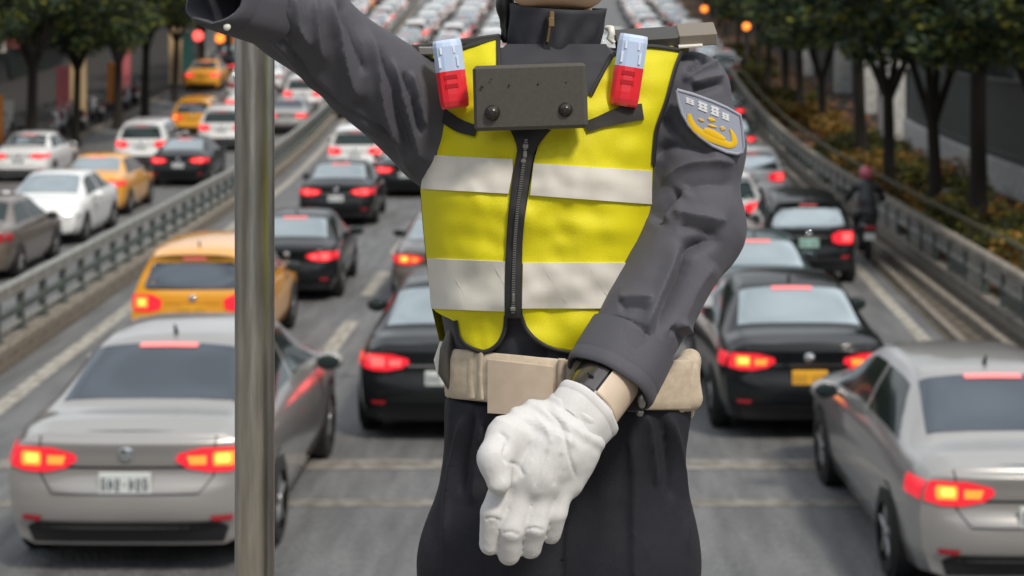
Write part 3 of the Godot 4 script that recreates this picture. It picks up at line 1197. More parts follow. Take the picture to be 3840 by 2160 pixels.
# look: shape, paint, pane film, lamp kind, plate, roof extras
func car_proto(shape: String, paint: String, film: String, lamp: String, plate: String) -> Node3D:
	var key := "%s|%s|%s|%s|%s" % [shape, paint, film, lamp, plate]
	if protos.has(key):
		return protos[key]
	var wagon := shape == "wagon"
	if not skins.has(shape):
		var s := CarSkin.new(WAGON if wagon else SEDAN, TAIL_WAGON if wagon else TAIL_SEDAN, NOSE)
		skins[shape] = {"skin": s, "body": skin_body(s).mesh()}
	var sk: CarSkin = skins[shape].skin
	var o := Node3D.new()
	var pm: Material = M[paint]
	var gl: Material = M[film]
	part(skins[shape].body, "body", pm, o)
	if not skins[shape].has("parts"):
		car_shapes(shape, sk)
	var P: Dictionary = skins[shape].parts
	part(P.rear_window, "rear_window", gl, o)
	part(P.windshield, "windshield", gl, o)
	for w in P.side_windows:
		part(w, "side_window", M.film_dark, o)
	part(P.lower_bumper, "lower_bumper", M.black_trim, o)
	part(P.front_grille, "grille", M.black_trim, o)
	part(P.seams, "panel_gap", M.black_trim, o)
	for k in 2:
		var l := part(P.tail[k], "tail_lamp", M[{"lit": "tail_red", "hot": "tail_red", "red": "tail_red", "off": "tail_off"}[lamp]], o)
		if lamp != "off":
			for c in P.core[k]:
				part(c, "lit_lamp_cell", M[{"lit": "tail_core", "hot": "tail_hot", "red": "tail_hot"}[lamp]], l)
		if lamp == "lit":
			part(P.fil[k], "lamp_filament", M.tail_filament, l)
		part(P.head[k], "headlamp", M.lamp_clear, o)
		part(P.reflector[k], "reflector", M.tail_off, o)
		var mi := part(P.mirror[k], "mirror", pm if paint != "paint_taxi" else M.black_trim, o)
		part(P.mirror_glass[k], "mirror_glass", M.film_dark, mi)
	if lamp != "off":
		part(P.brake, "brake_lamp", M.brake_pink, o)
	var pl := part(P.plate, "number_plate", M["plate_" + plate], o)
	part(P.ink, "plate_characters", M.plate_ink_soft if plate == "yellow" else M.plate_ink, pl)
	part(P.emblem, "emblem", M.chrome, o)
	part(P.chrome_bar, "chrome_bar", M.chrome if paint == "paint_black" else pm, o)
	part(P.antenna, "antenna", M.black_trim, o)
	for q in [[-0.815, 1.38], [0.815, 1.38], [-0.805, -1.36], [0.805, -1.36]]:
		var w := part(P.tyre, "wheel", M.tyre, o)
		w.position = Vector3(q[0], P.wheel_r, q[1])
		if q[0] < 0.0:
			w.rotation.y = PI
		part(P.rim, "rim", M.rim, w)
		part(P.arch, "wheel_arch", M.black_trim, o).transform = Transform3D(Basis(Vector3.UP, 0.0 if q[0] > 0.0 else PI), Vector3(0.905 * signf(q[0]), P.wheel_r, q[1]))
	protos[key] = o
	return o


func car_shapes(shape: String, sk: CarSkin) -> void:
	var wagon := shape == "wagon"
	var P := {}
	skins[shape].parts = P
	P.wheel_r = 0.35 if wagon else 0.325
	if wagon:
		P.rear_window = face_patch(sk, [[1.08, -0.62, 0.62], [1.12, -0.68, 0.68], [1.40, -0.58, 0.58], [1.45, -0.52, 0.52]], 0.006).mesh()
		P.windshield = skin_patch(sk, 7.35, 12.65, -0.42, -1.12, -0.42, -1.12).mesh()
		P.side_windows = []
		for s in [0, 1]:
			for q in [[1.62, 0.95, 1.72, 1.0], [0.85, -0.02, 0.88, -0.02], [-0.12, -0.95, -0.12, -0.55]]:
				if s == 0:
					P.side_windows.append(skin_patch(sk, 5.25, 6.75, q[0], q[1], q[2] - 0.12, q[3], 0.006, 4, 5).mesh())
				else:
					P.side_windows.append(skin_patch(sk, 14.75, 13.25, q[0], q[1], q[2] - 0.12, q[3], 0.006, 4, 5).mesh())
	else:
		P.rear_window = skin_patch(sk, 7.25, 12.75, 0.93, 1.53, 0.93, 1.53, 0.006, 12, 8).mesh()
		P.windshield = skin_patch(sk, 7.35, 12.65, -0.47, -1.18, -0.47, -1.18, 0.006, 12, 8).mesh()
		P.side_windows = []
		for s in [0, 1]:
			for q in [[1.36, 0.27, 0.86, 0.24], [0.14, -1.0, 0.14, -0.55]]:
				if s == 0:
					P.side_windows.append(skin_patch(sk, 5.2, 6.75, q[0], q[1], q[2], q[3], 0.006, 4, 5).mesh())
				else:
					P.side_windows.append(skin_patch(sk, 14.8, 13.25, q[0], q[1], q[2], q[3], 0.006, 4, 5).mesh())
	P.lower_bumper = face_patch(sk, [[0.24, -0.66, 0.66], [0.35, -0.70, 0.70], [0.40, -0.62, 0.62]] if not wagon else [[0.28, -0.70, 0.70], [0.47, -0.76, 0.76], [0.52, -0.70, 0.70]], 0.006, true, 1.0, null, 16).mesh()
	var gr := face_patch(sk, [[0.33, -0.45, 0.45], [0.43, -0.5, 0.5]], 0.006, false, 1.0, null, 12)
	face_patch(sk, [[0.61, -0.40, -0.08], [0.67, -0.44, -0.08]], 0.006, false, 1.0, gr, 6)
	face_patch(sk, [[0.61, 0.08, 0.40], [0.67, 0.08, 0.44]], 0.006, false, 1.0, gr, 6)
	P.front_grille = gr.mesh()
	var seam := MB.new()
	if wagon:
		face_patch(sk, [[0.66, -0.6, 0.6], [0.672, -0.6, 0.6]], 0.004, true, 1.0, seam, 16)
	else:
		for s in [-1.0, 1.0]:
			face_patch(sk, [[0.60, 0.50, 0.51], [0.70, 0.585, 0.597], [0.74, 0.60, 0.612]], 0.005, true, s, seam, 2)
			face_patch(sk, [[0.90, 0.60, 0.61], [0.975, 0.605, 0.616]], 0.005, true, s, seam, 2)
		face_patch(sk, [[0.596, -0.5, 0.5], [0.606, -0.51, 0.51]], 0.005, true, 1.0, seam, 16)
		face_patch(sk, [[0.762, -0.42, 0.42], [0.778, -0.42, 0.42]], 0.005, true, 1.0, seam, 16)
	P.seams = seam.mesh()
	P.tail = []; P.core = []; P.fil = []; P.head = []; P.reflector = []; P.mirror = []; P.mirror_glass = []
	for s in [-1.0, 1.0]:
		var t := MB.new()
		if wagon:
			face_patch(sk, [[0.78, 0.58, 0.80], [0.82, 0.44, 0.82], [0.95, 0.42, 0.83], [1.02, 0.56, 0.82]], 0.012, true, s, t)
			side_strip(sk, t, s, 1.86, 2.02, 0.84, 1.0, 0.012)
		else:
			face_patch(sk, [[0.735, 0.56, 0.70], [0.765, 0.42, 0.816], [0.82, 0.34, 0.812], [0.865, 0.36, 0.796], [0.905, 0.52, 0.772]], 0.012, true, s, t)
			side_strip(sk, t, s, 1.88, 2.165, 0.765, 0.89, 0.012)
		P.tail.append(t.mesh())
		var cs := []
		if wagon:
			cs.append(face_patch(sk, [[0.84, 0.62, 0.79], [0.98, 0.62, 0.79]], 0.016, true, s).mesh())
		else:
			cs.append(face_patch(sk, [[0.778, 0.605, 0.73], [0.80, 0.595, 0.742], [0.855, 0.595, 0.742], [0.876, 0.605, 0.73]], 0.016, true, s).mesh())
			cs.append(face_patch(sk, [[0.79, 0.44, 0.55], [0.85, 0.42, 0.55]], 0.016, true, s).mesh())
		P.core.append(cs)
		P.fil.append(face_patch(sk, [[0.80, 0.625, 0.70], [0.82, 0.615, 0.71], [0.84, 0.615, 0.71], [0.86, 0.625, 0.70]] if not wagon else [[0.87, 0.66, 0.75], [0.95, 0.66, 0.75]], 0.019, true, s).mesh())
		var hd := MB.new()
		face_patch(sk, [[0.58, 0.52, 0.74], [0.64, 0.46, 0.76], [0.70, 0.50, 0.74]], 0.01, false, s, hd)
		side_strip(sk, hd, s, -2.14, -1.85, 0.60, 0.70, 0.01)
		P.head.append(hd.mesh())
		P.reflector.append(face_patch(sk, [[0.40, 0.60, 0.72], [0.44, 0.58, 0.735]] if not wagon else [[0.52, 0.60, 0.74], [0.57, 0.60, 0.75]], 0.010, true, s).mesh())
		var mm := MB.new()
		mm.ball(Vector3(0.99 * s, 0.965 if not wagon else 1.04, -0.70), Vector3(0.125, 0.085, 0.08), 12, 8)
		mm.tube([Vector3(0.83 * s, 0.93 if not wagon else 0.99, -0.72), Vector3(0.93 * s, 0.95 if not wagon else 1.02, -0.70)], [0.03, 0.03], 6)
		P.mirror.append(mm.mesh())
		var mg := MB.new()
		mg.ball(Vector3(0.99 * s, 0.965 if not wagon else 1.04, -0.635), Vector3(0.1, 0.065, 0.018), 12, 6)
		P.mirror_glass.append(mg.mesh())
	if wagon:
		P.brake = face_patch(sk, [[1.475, -0.16, 0.16], [1.505, -0.16, 0.16]], 0.02).mesh()
	else:
		P.brake = skin_patch(sk, 9.25, 10.75, 0.93, 0.985, 0.93, 0.985, 0.014, 4, 2).mesh()
	var py := 0.665 if not wagon else 0.80
	var pc := sk.face(0, py, true, 0.018)
	var pb := MB.new()
	pb.box(pc, Vector3(0.36, 0.16, 0.014), 0.004)
	P.plate = pb.mesh()
	var ink := MB.new()
	for k in 7:
		if k == 3:
			ink.box(pc + Vector3(0, 0, 0.009), Vector3(0.012, 0.012, 0.006))
			continue
		var x := -0.144 + k * 0.048
		ink.box(pc + Vector3(x - 0.010, 0, 0.009), Vector3(0.009, 0.085, 0.006))
		ink.box(pc + Vector3(x + 0.010, 0.01 * (k % 3 - 1), 0.0093), Vector3(0.009, 0.06, 0.006))
		ink.box(pc + Vector3(x, 0.038 - 0.038 * (k % 3), 0.0096), Vector3(0.024, 0.010, 0.006))
	P.ink = ink.mesh()
	var em := MB.new()
	var ep := sk.face(0, 0.865 if not wagon else 0.96, true, 0.0)
	em.ball(ep + Vector3(0, 0, 0.004), Vector3(0.055, 0.055, 0.018), 16, 8)
	P.emblem = em.mesh()
	P.chrome_bar = face_patch(sk, [[0.782, -0.36, 0.36], [0.80, -0.36, 0.36]] if not wagon else [[0.905, -0.38, 0.38], [0.925, -0.38, 0.38]], 0.014, true, 1.0, null, 12).mesh()
	var an := MB.new()
	var az := 0.72 if not wagon else 1.6
	var ay := sk.at(az, 10.0).y
	an.tube([Vector3(0, ay - 0.02, az), Vector3(0, ay + 0.07, az + 0.06)], [0.022, 0.008], 6)
	P.antenna = an.mesh()
	var ty := MB.new()
	var r: float = P.wheel_r
	var rows := []
	for q in [[-0.11, r * 0.62], [-0.11, r - 0.03], [-0.09, r], [0.09, r], [0.115, r - 0.03], [0.115, r * 0.66]]:
		var row := PackedVector3Array()
		for k in 24:
			var a := TAU * k / 24.0
			row.append(Vector3(q[0], cos(a) * q[1], sin(a) * q[1]))
		rows.append(row)
	ty.grid(rows, true, true)
	ty.disc(Vector3(0.05, 0, 0), Vector3.RIGHT, r * 0.68, 24)
	P.tyre = ty.mesh()
	var ri := MB.new()
	for k in 5:
		var a := TAU * k / 5.0
		ri.box(Vector3(0.09, cos(a) * r * 0.34, sin(a) * r * 0.34), Vector3(0.03, r * 0.62, 0.055), 0.008, Basis(Vector3.RIGHT, a))
	ri.tube([Vector3(0.06, 0, 0), Vector3(0.11, 0, 0)], [0.06, 0.05], 12)
	P.rim = ri.mesh()
	var ar := MB.new()
	ar.tube([Vector3(-0.12, 0.015, 0), Vector3(0.001, 0.015, 0)], [r + 0.035, r + 0.035], 28)
	P.arch = ar.mesh()


func car(called: String, label: String, look: Array, x: float, d: float, size := 1.0, yaw := 0.0, group := "", oncoming := false) -> Node3D:
	var o: Node3D = car_proto(look[0], look[1], look[2], look[3], look[4]).duplicate()
	o.name = numbered(called)
	add_child(o)
	tag(o, label, "taxi" if look[1] == "paint_taxi" else "car", group)
	var mid := d + 2.28 * size
	o.position = on(x, mid, 0.0)
	o.rotation = Vector3(atan(slope(mid)), deg_to_rad(yaw) + (PI if oncoming else 0.0), 0)
	if oncoming:
		o.rotation.x = -o.rotation.x
	o.scale = Vector3.ONE * size
	return o


func traffic() -> void:
	var silver := ["sedan", "paint_silver", "film_grey", "lit", "white"]
	var silver_red := ["sedan", "paint_silver", "film_grey", "red", "white"]
	var black_lit := ["sedan", "paint_black", "film_pale", "lit", "yellow"]
	var black_w := ["sedan", "paint_black", "film_pale", "red", "white"]
	var black_g := ["wagon", "paint_black", "film_pale", "red", "green"]
	var taxi_w := ["wagon", "paint_taxi", "film_grey", "lit", "yellow"]
	var taxi_s := ["sedan", "paint_taxi", "film_pale", "red", "yellow"]
	var white_w := ["wagon", "paint_white", "film_dark", "red", "white"]
	var white_s := ["sedan", "paint_white", "film_pale", "red", "white"]
	var white_o := ["sedan", "paint_white", "film_pale", "off", "white"]
	var grey_s := ["sedan", "paint_grey", "film_pale", "red", "white"]
	var teal_s := ["sedan", "paint_teal", "film_pale", "red", "white"]
	var brown_w := ["sedan", "paint_brown", "film_dark", "off", "white"]
	# the cars that stand out
	car("silver_sedan", "silver sedan over the crossing lines by the steel pole, tail lamps glowing yellow and red", silver, -3.36, 13.6, 1.13, -0.4)
	car("silver_sedan", "silver sedan in the lane beside the parapet, over the crossing lines", silver, 3.48, 12.8, 1.06, 1.6)
	car("black_sedan", "black sedan with a yellow number plate waiting at the stop line", black_lit, 2.58, 18.2, 1.03, 0.4)
	car("black_sedan", "black sedan with a white number plate in the middle lane at the stop line", ["sedan", "paint_black", "film_pale", "hot", "white"], -1.2, 18.15, 1.03, -0.3)
	car("taxi", "orange taxi hatchback with a yellow plate just ahead of the silver sedan", taxi_w, -4.72, 22.2, 0.93, 0.8)
	car("black_sedan", "black sedan ahead of the orange taxi hatchback, nearest the median", black_w, -4.42, 27.9, 0.9, 1.6)
	car("black_sedan", "black sedan one car farther along the median lane than the one ahead of the taxi", black_w, -5.1, 39.2, 0.96, 2.0)
	car("black_sedan", "black sedan third ahead of the orange taxi hatchback in the median lane", black_w, -4.2, 46.4, 0.92, 2.4)
	car("white_wagon", "white wagon beyond the black sedans in the median lane", white_w, -6.2, 52.0, 0.94, 2.4)
	car("grey_sedan", "grey sedan in the middle lane ahead of the black sedan with a white plate", ["sedan", "paint_grey", "film_pale", "lit", "white"], -1.85, 27.4, 0.92, 0.5)
	car("teal_sedan", "dark teal sedan directly in front of the black sedan with the yellow plate", teal_s, 2.8, 23.7, 0.96, -0.6)
	car("black_wagon", "black wagon with a pale green number plate beside the parapet", black_g, 4.3, 29.7, 0.92, -1.6)
	car("white_wagon", "white wagon with dark panes, just ahead and to the side of the black wagon", white_w, 3.3, 34.7, 0.95, -1.2)
	car("white_wagon", "white wagon ahead of the black wagon near the parapet", ["wagon", "paint_white", "film_pale", "red", "white"], 4.75, 42.6, 0.95, -1.8)
	car("white_sedan", "white sedan ahead of the two white wagons in the parapet lanes", white_s, 4.9, 49.6, 0.95, -1.6)
	car("teal_sedan", "dark teal sedan by the parapet ahead of the white wagons", teal_s, 5.7, 57.5, 0.95, -2.0)
	car("grey_sedan", "grey sedan at the foot of the hill beside the parapet", grey_s, 6.6, 69.5, 0.95, -2.0)
	car("teal_sedan", "dark teal sedan climbing the hill beside the parapet", teal_s, 7.4, 84.5, 0.95, -2.0)
	# the queue that stands behind the officer
	var q := 0
	for h in [[-1.5, 34.4], [-1.5, 41.2], [-1.6, 48.0], [-1.7, 55.0], [0.75, 24.6], [0.8, 31.4], [0.8, 38.0], [0.9, 45.0], [0.9, 52.4]]:
		var lk: Array = [white_s, grey_s, silver_red, black_w][q % 4]
		var c: String = ["white", "grey", "silver", "black"][q % 4]
		car(c + "_sedan", "%s sedan in the middle lanes straight beyond the officer" % c, lk, h[0], h[1], 0.95, 0.3, "%s sedans in the middle lanes beyond the officer" % c)
		q += 1
	# the other carriageway
	car("white_sedan", "white sedan facing this way beyond the median railing", white_o, -10.75, 35.4, 0.97, 2.5, "", true)
	car("taxi", "orange taxi sedan beyond the median railing with its red lamps lit", taxi_s, -11.3, 41.3, 0.97, 3.0)
	car("brown_sedan", "brown sedan at the near end of the far carriageway", brown_w, -10.45, 30.1, 0.94, 2.5)
	car("black_sedan", "black sedan with bright red lamps ahead of the orange taxi sedan across the railing", ["sedan", "paint_black", "film_pale", "hot", "white"], -10.95, 49.6, 0.93, 3.2)
	car("white_wagon", "white wagon in the middle lane of the far carriageway", white_w, -13.2, 54.5, 0.95, 3.2)
	car("white_wagon", "white wagon ahead of the black sedan on the far carriageway", white_w, -12.0, 61.3, 0.95, 3.2)
	car("white_sedan", "white sedan at the far kerb under the street trees", white_s, -15.9, 51.0, 0.95, 3.0)
	car("taxi", "orange taxi hatchback far off between the white wagons and the trees", taxi_w, -14.0, 66.0, 0.92, 3.2)
	car("silver_sedan", "silver sedan beyond the white wagons on the far carriageway beside the median railing", silver_red, -10.7, 67.6, 0.93, 3.0)
	car("white_sedan", "white sedan in the lane beside the silver one on the far carriageway", white_s, -13.4, 73.5, 0.95, 3.0)
	# the jam that climbs the hill
	var white_d := ["sedan", "paint_white", "film_dark", "off", "white"]
	var white_p := ["wagon", "paint_white", "film_pale", "off", "white"]
	var silver_o := ["sedan", "paint_silver", "film_pale", "off", "white"]
	var looks := [white_p, white_w, white_o, silver_o, white_s, white_p, grey_s, white_o, silver_o, white_d, white_p, black_w, white_o, silver_red, taxi_s]
	var kinds := {"paint_white": "white", "paint_silver": "silver", "paint_grey": "grey", "paint_black": "black", "paint_taxi": "orange"}
	var k := 0
	for lane in [[-10.9, 76.0], [-14.0, 80.0], [-17.0, 86.0], [-9.2, 74.0], [-6.6, 60.0], [-4.1, 58.0], [-1.5, 84.0], [3.3, 58.0], [5.9, 66.0], [8.3, 90.0]]:
		var d: float = lane[1]
		while d < 178.0:
			var x: float = lane[0] * (1.0 + 0.0016 * (d - 80.0)) if lane[0] > -10.0 else lane[0] - 0.045 * (d - 70.0)
			var px := 560.0 + LENS * x / (d + 1.5)
			if not (px > 506.0 and px < 612.0):
				var lk: Array = looks[(k * 7 + int(d)) % looks.size()]
				var c: String = kinds[lk[1]]
				var far := "far carriageway" if lane[0] < -10.0 else "main carriageway"
				var body := "wagon" if lk[0] == "wagon" else "sedan"
				car("%s_%s" % [c, body], "%s %s in the jam climbing the hill on the %s" % [c, body, far], lk, x + rng.randf_range(-0.15, 0.15), d, 1.0, 3.0 if lane[0] < -2.0 else -2.0, "%s %ss in the jam on the hill, %s" % [c, body, far])
				k += 1
			d += rng.randf_range(4.9, 5.7)
	for pr in protos.values():
		pr.free()


# ---------------------------------------------------------------- scooters
func scooters() -> void:
	mat("scooter_grey", lin(0.3, 0.31, 0.32), 0.35, 0.2)
	mat("scooter_white", lin(0.62, 0.63, 0.64), 0.35)
	mat("scooter_dark", lin(0.02, 0.02, 0.024), 0.4)
	var spots := [[-18.6, 50.2], [-18.7, 52.0], [-18.5, 53.6], [-18.7, 55.2], [-18.6, 60.0], [-18.7, 61.4], [-18.6, 65.4], [-18.7, 66.9], [-18.6, 68.4], [-18.8, 72.2], [-18.8, 77.0], [-18.9, 79.0]]
	var k := 0
	for q in spots:
		var c := ["white", "grey", "dark"][k % 3] as String
		scooter(on(q[0] - 0.3, q[1], 0.13), 0.4 + 0.25 * sin(k * 1.7), "scooter_" + c, "%s scooter parked on the pavement between the street trees" % c, "scooters parked before the shops")
		k += 1
	var s := scooter(on(5.82, 33.4, 0.07), deg_to_rad(-4.0), "scooter_dark", "dark scooter ridden along the gutter beside the parapet", "")
	rider(s.position)


func scooter(where: Vector3, turn: float, paint: String, label: String, group: String) -> Node3D:
	# tail at +z
	var t := thing("scooter", label, "scooter", where, turn, group)
	if not skins.has("scooter"):
		var P := {}
		skins["scooter"] = P
		var mb := MB.new()
		mb.tube([Vector3(0, 0.62, 0.78), Vector3(0, 0.60, 0.45), Vector3(0, 0.48, 0.1), Vector3(0, 0.34, -0.1), Vector3(0, 0.34, -0.35), Vector3(0, 0.55, -0.52), Vector3(0, 0.92, -0.6)], [0.07, 0.17, 0.17, 0.14, 0.13, 0.17, 0.11], 12)
		P.body = mb.mesh()
		mb = MB.new()
		mb.tube([Vector3(0, 0.76, 0.72), Vector3(0, 0.77, 0.4), Vector3(0, 0.74, 0.1)], [0.1, 0.14, 0.11], 10, true, 0.5)
		P.seat = mb.mesh()
		mb = MB.new()
		var rows := []
		for q in [[-0.05, 0.15], [-0.055, 0.24], [0, 0.27], [0.055, 0.24], [0.05, 0.15]]:
			var row := PackedVector3Array()
			for s in 20:
				var a := TAU * s / 20.0
				row.append(Vector3(q[0], cos(a) * q[1], sin(a) * q[1]))
			rows.append(row)
		mb.grid(rows, true, true)
		mb.disc(Vector3(0.02, 0, 0), Vector3.RIGHT, 0.16)
		P.wheel = mb.mesh()
		mb = MB.new()
		mb.tube([Vector3(-0.34, 1.0, -0.5), Vector3(-0.1, 1.02, -0.58), Vector3(0.1, 1.02, -0.58), Vector3(0.34, 1.0, -0.5)], [0.02, 0.02, 0.02, 0.02], 8)
		mb.tube([Vector3(0, 0.27, -0.72), Vector3(0, 1.02, -0.57)], [0.035, 0.035], 8)
		P.bar = mb.mesh()
		mb = MB.new()
		mb.box(Vector3(0, 0.63, 0.86), Vector3(0.2, 0.07, 0.05), 0.015)
		P.lamp = mb.mesh()
		mb = MB.new()
		for s in [-1.0, 1.0]:
			mb.ball(Vector3(0.3 * s, 1.2, -0.52), Vector3(0.06, 0.05, 0.02), 8, 6)
			mb.tube([Vector3(0.26 * s, 1.01, -0.5), Vector3(0.3 * s, 1.17, -0.52)], [0.008, 0.008], 5)
		P.mirror = mb.mesh()
		mb = MB.new()
		mb.box(Vector3(0, 0.47, 0.84), Vector3(0.2, 0.13, 0.012), 0.003)
		P.plate = mb.mesh()
	var S: Dictionary = skins["scooter"]
	part(S.body, "body", M[paint], t)
	part(S.seat, "seat", M.black_trim, t)
	part(S.bar, "handlebar", M.rim, t)
	part(S.mirror, "mirror", M.black_trim, t)
	part(S.lamp, "tail_lamp", M.tail_off, t)
	part(S.plate, "number_plate", M.plate_white, t)
	for z in [0.55, -0.72]:
		part(S.wheel, "wheel", M.tyre, t).position = Vector3(0, 0.27, z)
	return t


func rider(where: Vector3) -> void:
	var t := thing("person", "scooter rider in dark clothing and a pink helmet beside the parapet", "person", where, deg_to_rad(-4.0))
	var bones := [
		[Vector3(0, 0.86, 0.42), Vector3(0, 1.1, 0.36), 0.15, 0.16], [Vector3(0, 1.1, 0.36), Vector3(0, 1.36, 0.28), 0.16, 0.15], [Vector3(-0.17, 1.36, 0.27), Vector3(0.17, 1.36, 0.27), 0.075, 0.075],
		[Vector3(-0.2, 1.35, 0.26), Vector3(-0.33, 1.12, 0.0), 0.07, 0.055], [Vector3(-0.33, 1.12, 0.0), Vector3(-0.32, 1.02, -0.42), 0.055, 0.045], [Vector3(0.2, 1.35, 0.26), Vector3(0.33, 1.12, 0.0), 0.07, 0.055], [Vector3(0.33, 1.12, 0.0), Vector3(0.32, 1.02, -0.42), 0.055, 0.045],
		[Vector3(-0.11, 0.86, 0.38), Vector3(-0.17, 0.82, -0.05), 0.11, 0.08], [Vector3(-0.17, 0.82, -0.05), Vector3(-0.16, 0.5, 0.0), 0.075, 0.055], [Vector3(-0.16, 0.5, 0.0), Vector3(-0.15, 0.44, -0.2), 0.05, 0.04], [Vector3(0.11, 0.86, 0.38), Vector3(0.17, 0.82, -0.05), 0.11, 0.08], [Vector3(0.17, 0.82, -0.05), Vector3(0.16, 0.5, 0.0), 0.075, 0.055], [Vector3(0.16, 0.5, 0.0), Vector3(0.15, 0.44, -0.2), 0.05, 0.04], [Vector3(0, 1.4, 0.26), Vector3(0, 1.5, 0.23), 0.06, 0.06]]
	part(net(bones_field(bones, 0.05), Vector3(-0.45, 0.35, -0.5), Vector3(0.45, 1.6, 0.62), 0.022), "clothing", M.scooter_dark, t)
	var mb := MB.new()
	mb.ball(Vector3(0, 1.6, 0.2), Vector3(0.13, 0.145, 0.15), 16, 12)
	mat("helmet_pink", lin(0.42, 0.09, 0.13), 0.3)
	part(mb, "helmet", M.helmet_pink, t)


# ---------------------------------------------------------------- bodies: distance fields meshed as surface nets
func bones_field(bones: Array, k: float) -> Callable:
	var A := PackedVector3Array()
	var D := PackedVector3Array()
	var L := PackedFloat32Array()
	var R := PackedFloat32Array()
	var S := PackedFloat32Array()
	for b in bones:
		A.append(b[0])
		var e: Vector3 = b[1] - b[0]
		D.append(e)
		L.append(1.0 / maxf(e.length_squared(), 1e-9))
		R.append(b[2])
		S.append(b[3] - b[2])
	var n := A.size()
	var f := func(p: Vector3) -> float:
		var d := 9.0
		for j in n:
			var q: Vector3 = p - A[j]
			var h: float = clampf(q.dot(D[j]) * L[j], 0.0, 1.0)
			var e: float = (q - D[j] * h).length() - (R[j] + S[j] * h)
			var m: float = maxf(k - absf(d - e), 0.0)
			d = minf(d, e) - m * m * 0.25 / k
		return d
	return f


func net(f: Callable, lo: Vector3, hi: Vector3, cell: float) -> MB:
	var B := 5
	var nb := Vector3i(((hi - lo) / (cell * B)).ceil())
	var nx := nb.x * B + 1
	var ny := nb.y * B + 1
	var nzz := nb.z * B + 1
	var val := PackedFloat32Array()
	val.resize(nx * ny * nzz)
	val.fill(99.0)
	var live := []
	var reach := cell * B * 0.9 + 0.012
	for bz in nb.z:
		for by in nb.y:
			for bx in nb.x:
				var mid := lo + (Vector3(bx, by, bz) + Vector3.ONE * 0.5) * cell * B
				if absf(f.call(mid)) > reach:
					continue
				live.append(Vector3i(bx, by, bz) * B)
				for z in B + 1:
					for y in B + 1:
						for x in B + 1:
							var id := ((bz * B + z) * ny + by * B + y) * nx + bx * B + x
							if val[id] == 99.0:
								val[id] = f.call(lo + Vector3(bx * B + x, by * B + y, bz * B + z) * cell)
	var mb := MB.new()
	var vid := {}
	var co := [0, 1, nx, nx + 1, nx * ny, nx * ny + 1, nx * ny + nx, nx * ny + nx + 1]
	var ed := [[0, 1], [2, 3], [4, 5], [6, 7], [0, 2], [1, 3], [4, 6], [5, 7], [0, 4], [1, 5], [2, 6], [3, 7]]
	var pc := []
	for k in 8:
		pc.append(Vector3(k & 1, (k >> 1) & 1, (k >> 2) & 1))
	for b in live:
		for z in B:
			for y in B:
				for x in B:
					var id: int = ((b.z + z) * ny + b.y + y) * nx + b.x + x
					var neg := 0
					for k in 8:
						if val[id + co[k]] < 0.0:
							neg += 1
					if neg == 0 or neg == 8:
						continue
					var s := Vector3.ZERO
					var c := 0
					for e in ed:
						var a: float = val[id + co[e[0]]]
						var d: float = val[id + co[e[1]]]
						if (a < 0.0) != (d < 0.0):
							s += pc[e[0]].lerp(pc[e[1]], a / (a - d))
							c += 1
					vid[id] = mb.v.size()
					mb.v.append(lo + (Vector3(b.x + x, b.y + y, b.z + z) + s / c) * cell)
	var step := [1, nx, nx * ny]
	for id in vid:
		var a: float = val[id]
		for ax in 3:
			var d: float = val[id + step[ax]]
			if (a < 0.0) == (d < 0.0):
				continue
			var u: int = step[(ax + 1) % 3]
			var w: int = step[(ax + 2) % 3]
			if not (vid.has(id - u) and vid.has(id - w) and vid.has(id - u - w)):
				continue
			var q := [vid[id], vid[id - u], vid[id - u - w], vid[id - w]]
			if a < 0.0:
				mb.i.append_array(PackedInt32Array([q[0], q[2], q[1], q[0], q[3], q[2]]))
			else:
				mb.i.append_array(PackedInt32Array([q[0], q[1], q[2], q[0], q[2], q[3]]))
	return mb


func lut(t: Array, y: float) -> float:
	if y <= t[0]:
		return t[1]
	for k in range(0, t.size() - 2, 2):
		if y <= t[k + 2]:
			return lerpf(t[k + 1], t[k + 3], (y - t[k]) / (t[k + 2] - t[k]))
	return t[t.size() - 1]


# a point of the figure: units of 1.39 mm across and down, toward = metres in front of the body's middle plane
func fig(x: float, y: float, toward := 0.0) -> Vector3:
	var d := FIG - toward
	return Vector3((x - 560.0) * d / LENS, EYE + (40.0 - y) * d / LENS - DECK, toward)


func fr(r: float, toward := 0.0) -> float:
	return r * (FIG - toward) / LENS


func bone(a: Array, b: Array) -> Array:
	return [fig(a[0], a[1], a[2]), fig(b[0], b[1], b[2]), fr(a[3], a[2]), fr(b[3], b[2])]


# a cloth sheet with thickness over the front of the body
func sheet(mb: MB, x0: Array, x1: Array, y0: float, y1: float, zf: Callable, off: float, th: float, nx := 14, ny := 24) -> void:
	var rows := []
	for k in ny + 1:
		var y := lerpf(y0, y1, float(k) / ny)
		var a := lut(x0, y)
		var b := lut(x1, y)
		var row := PackedVector3Array()
		for j in nx + 1:
			var t := float(j) / nx
			var x := lerpf(a, b, t)
			row.append(fig(x, y, zf.call(x, y) + off))
		rows.append(row)
	skirt(mb, rows, th)


func skirt(mb: MB, rows: Array, th: float) -> void:
	mb.grid(rows)
	var bk := Vector3(0, 0, -th)
	var n := rows.size() - 1
	var top := PackedVector3Array()
	var bot := PackedVector3Array()
	var lf := PackedVector3Array()
	var rt := PackedVector3Array()
	for p in rows[0]:
		top.append(p + bk)
	for p in rows[n]:
		bot.append(p + bk)
	for r in rows:
		lf.append(r[0]); rt.append(r[r.size() - 1])
	mb.grid([top, rows[0]])
	mb.grid([rows[n], bot])
	var lb := PackedVector3Array()
	var rb := PackedVector3Array()
	for p in lf:
		lb.append(p + bk)
	for p in rt:
		rb.append(p + bk)
	mb.grid([lf, lb])
	mb.grid([rb, rt])


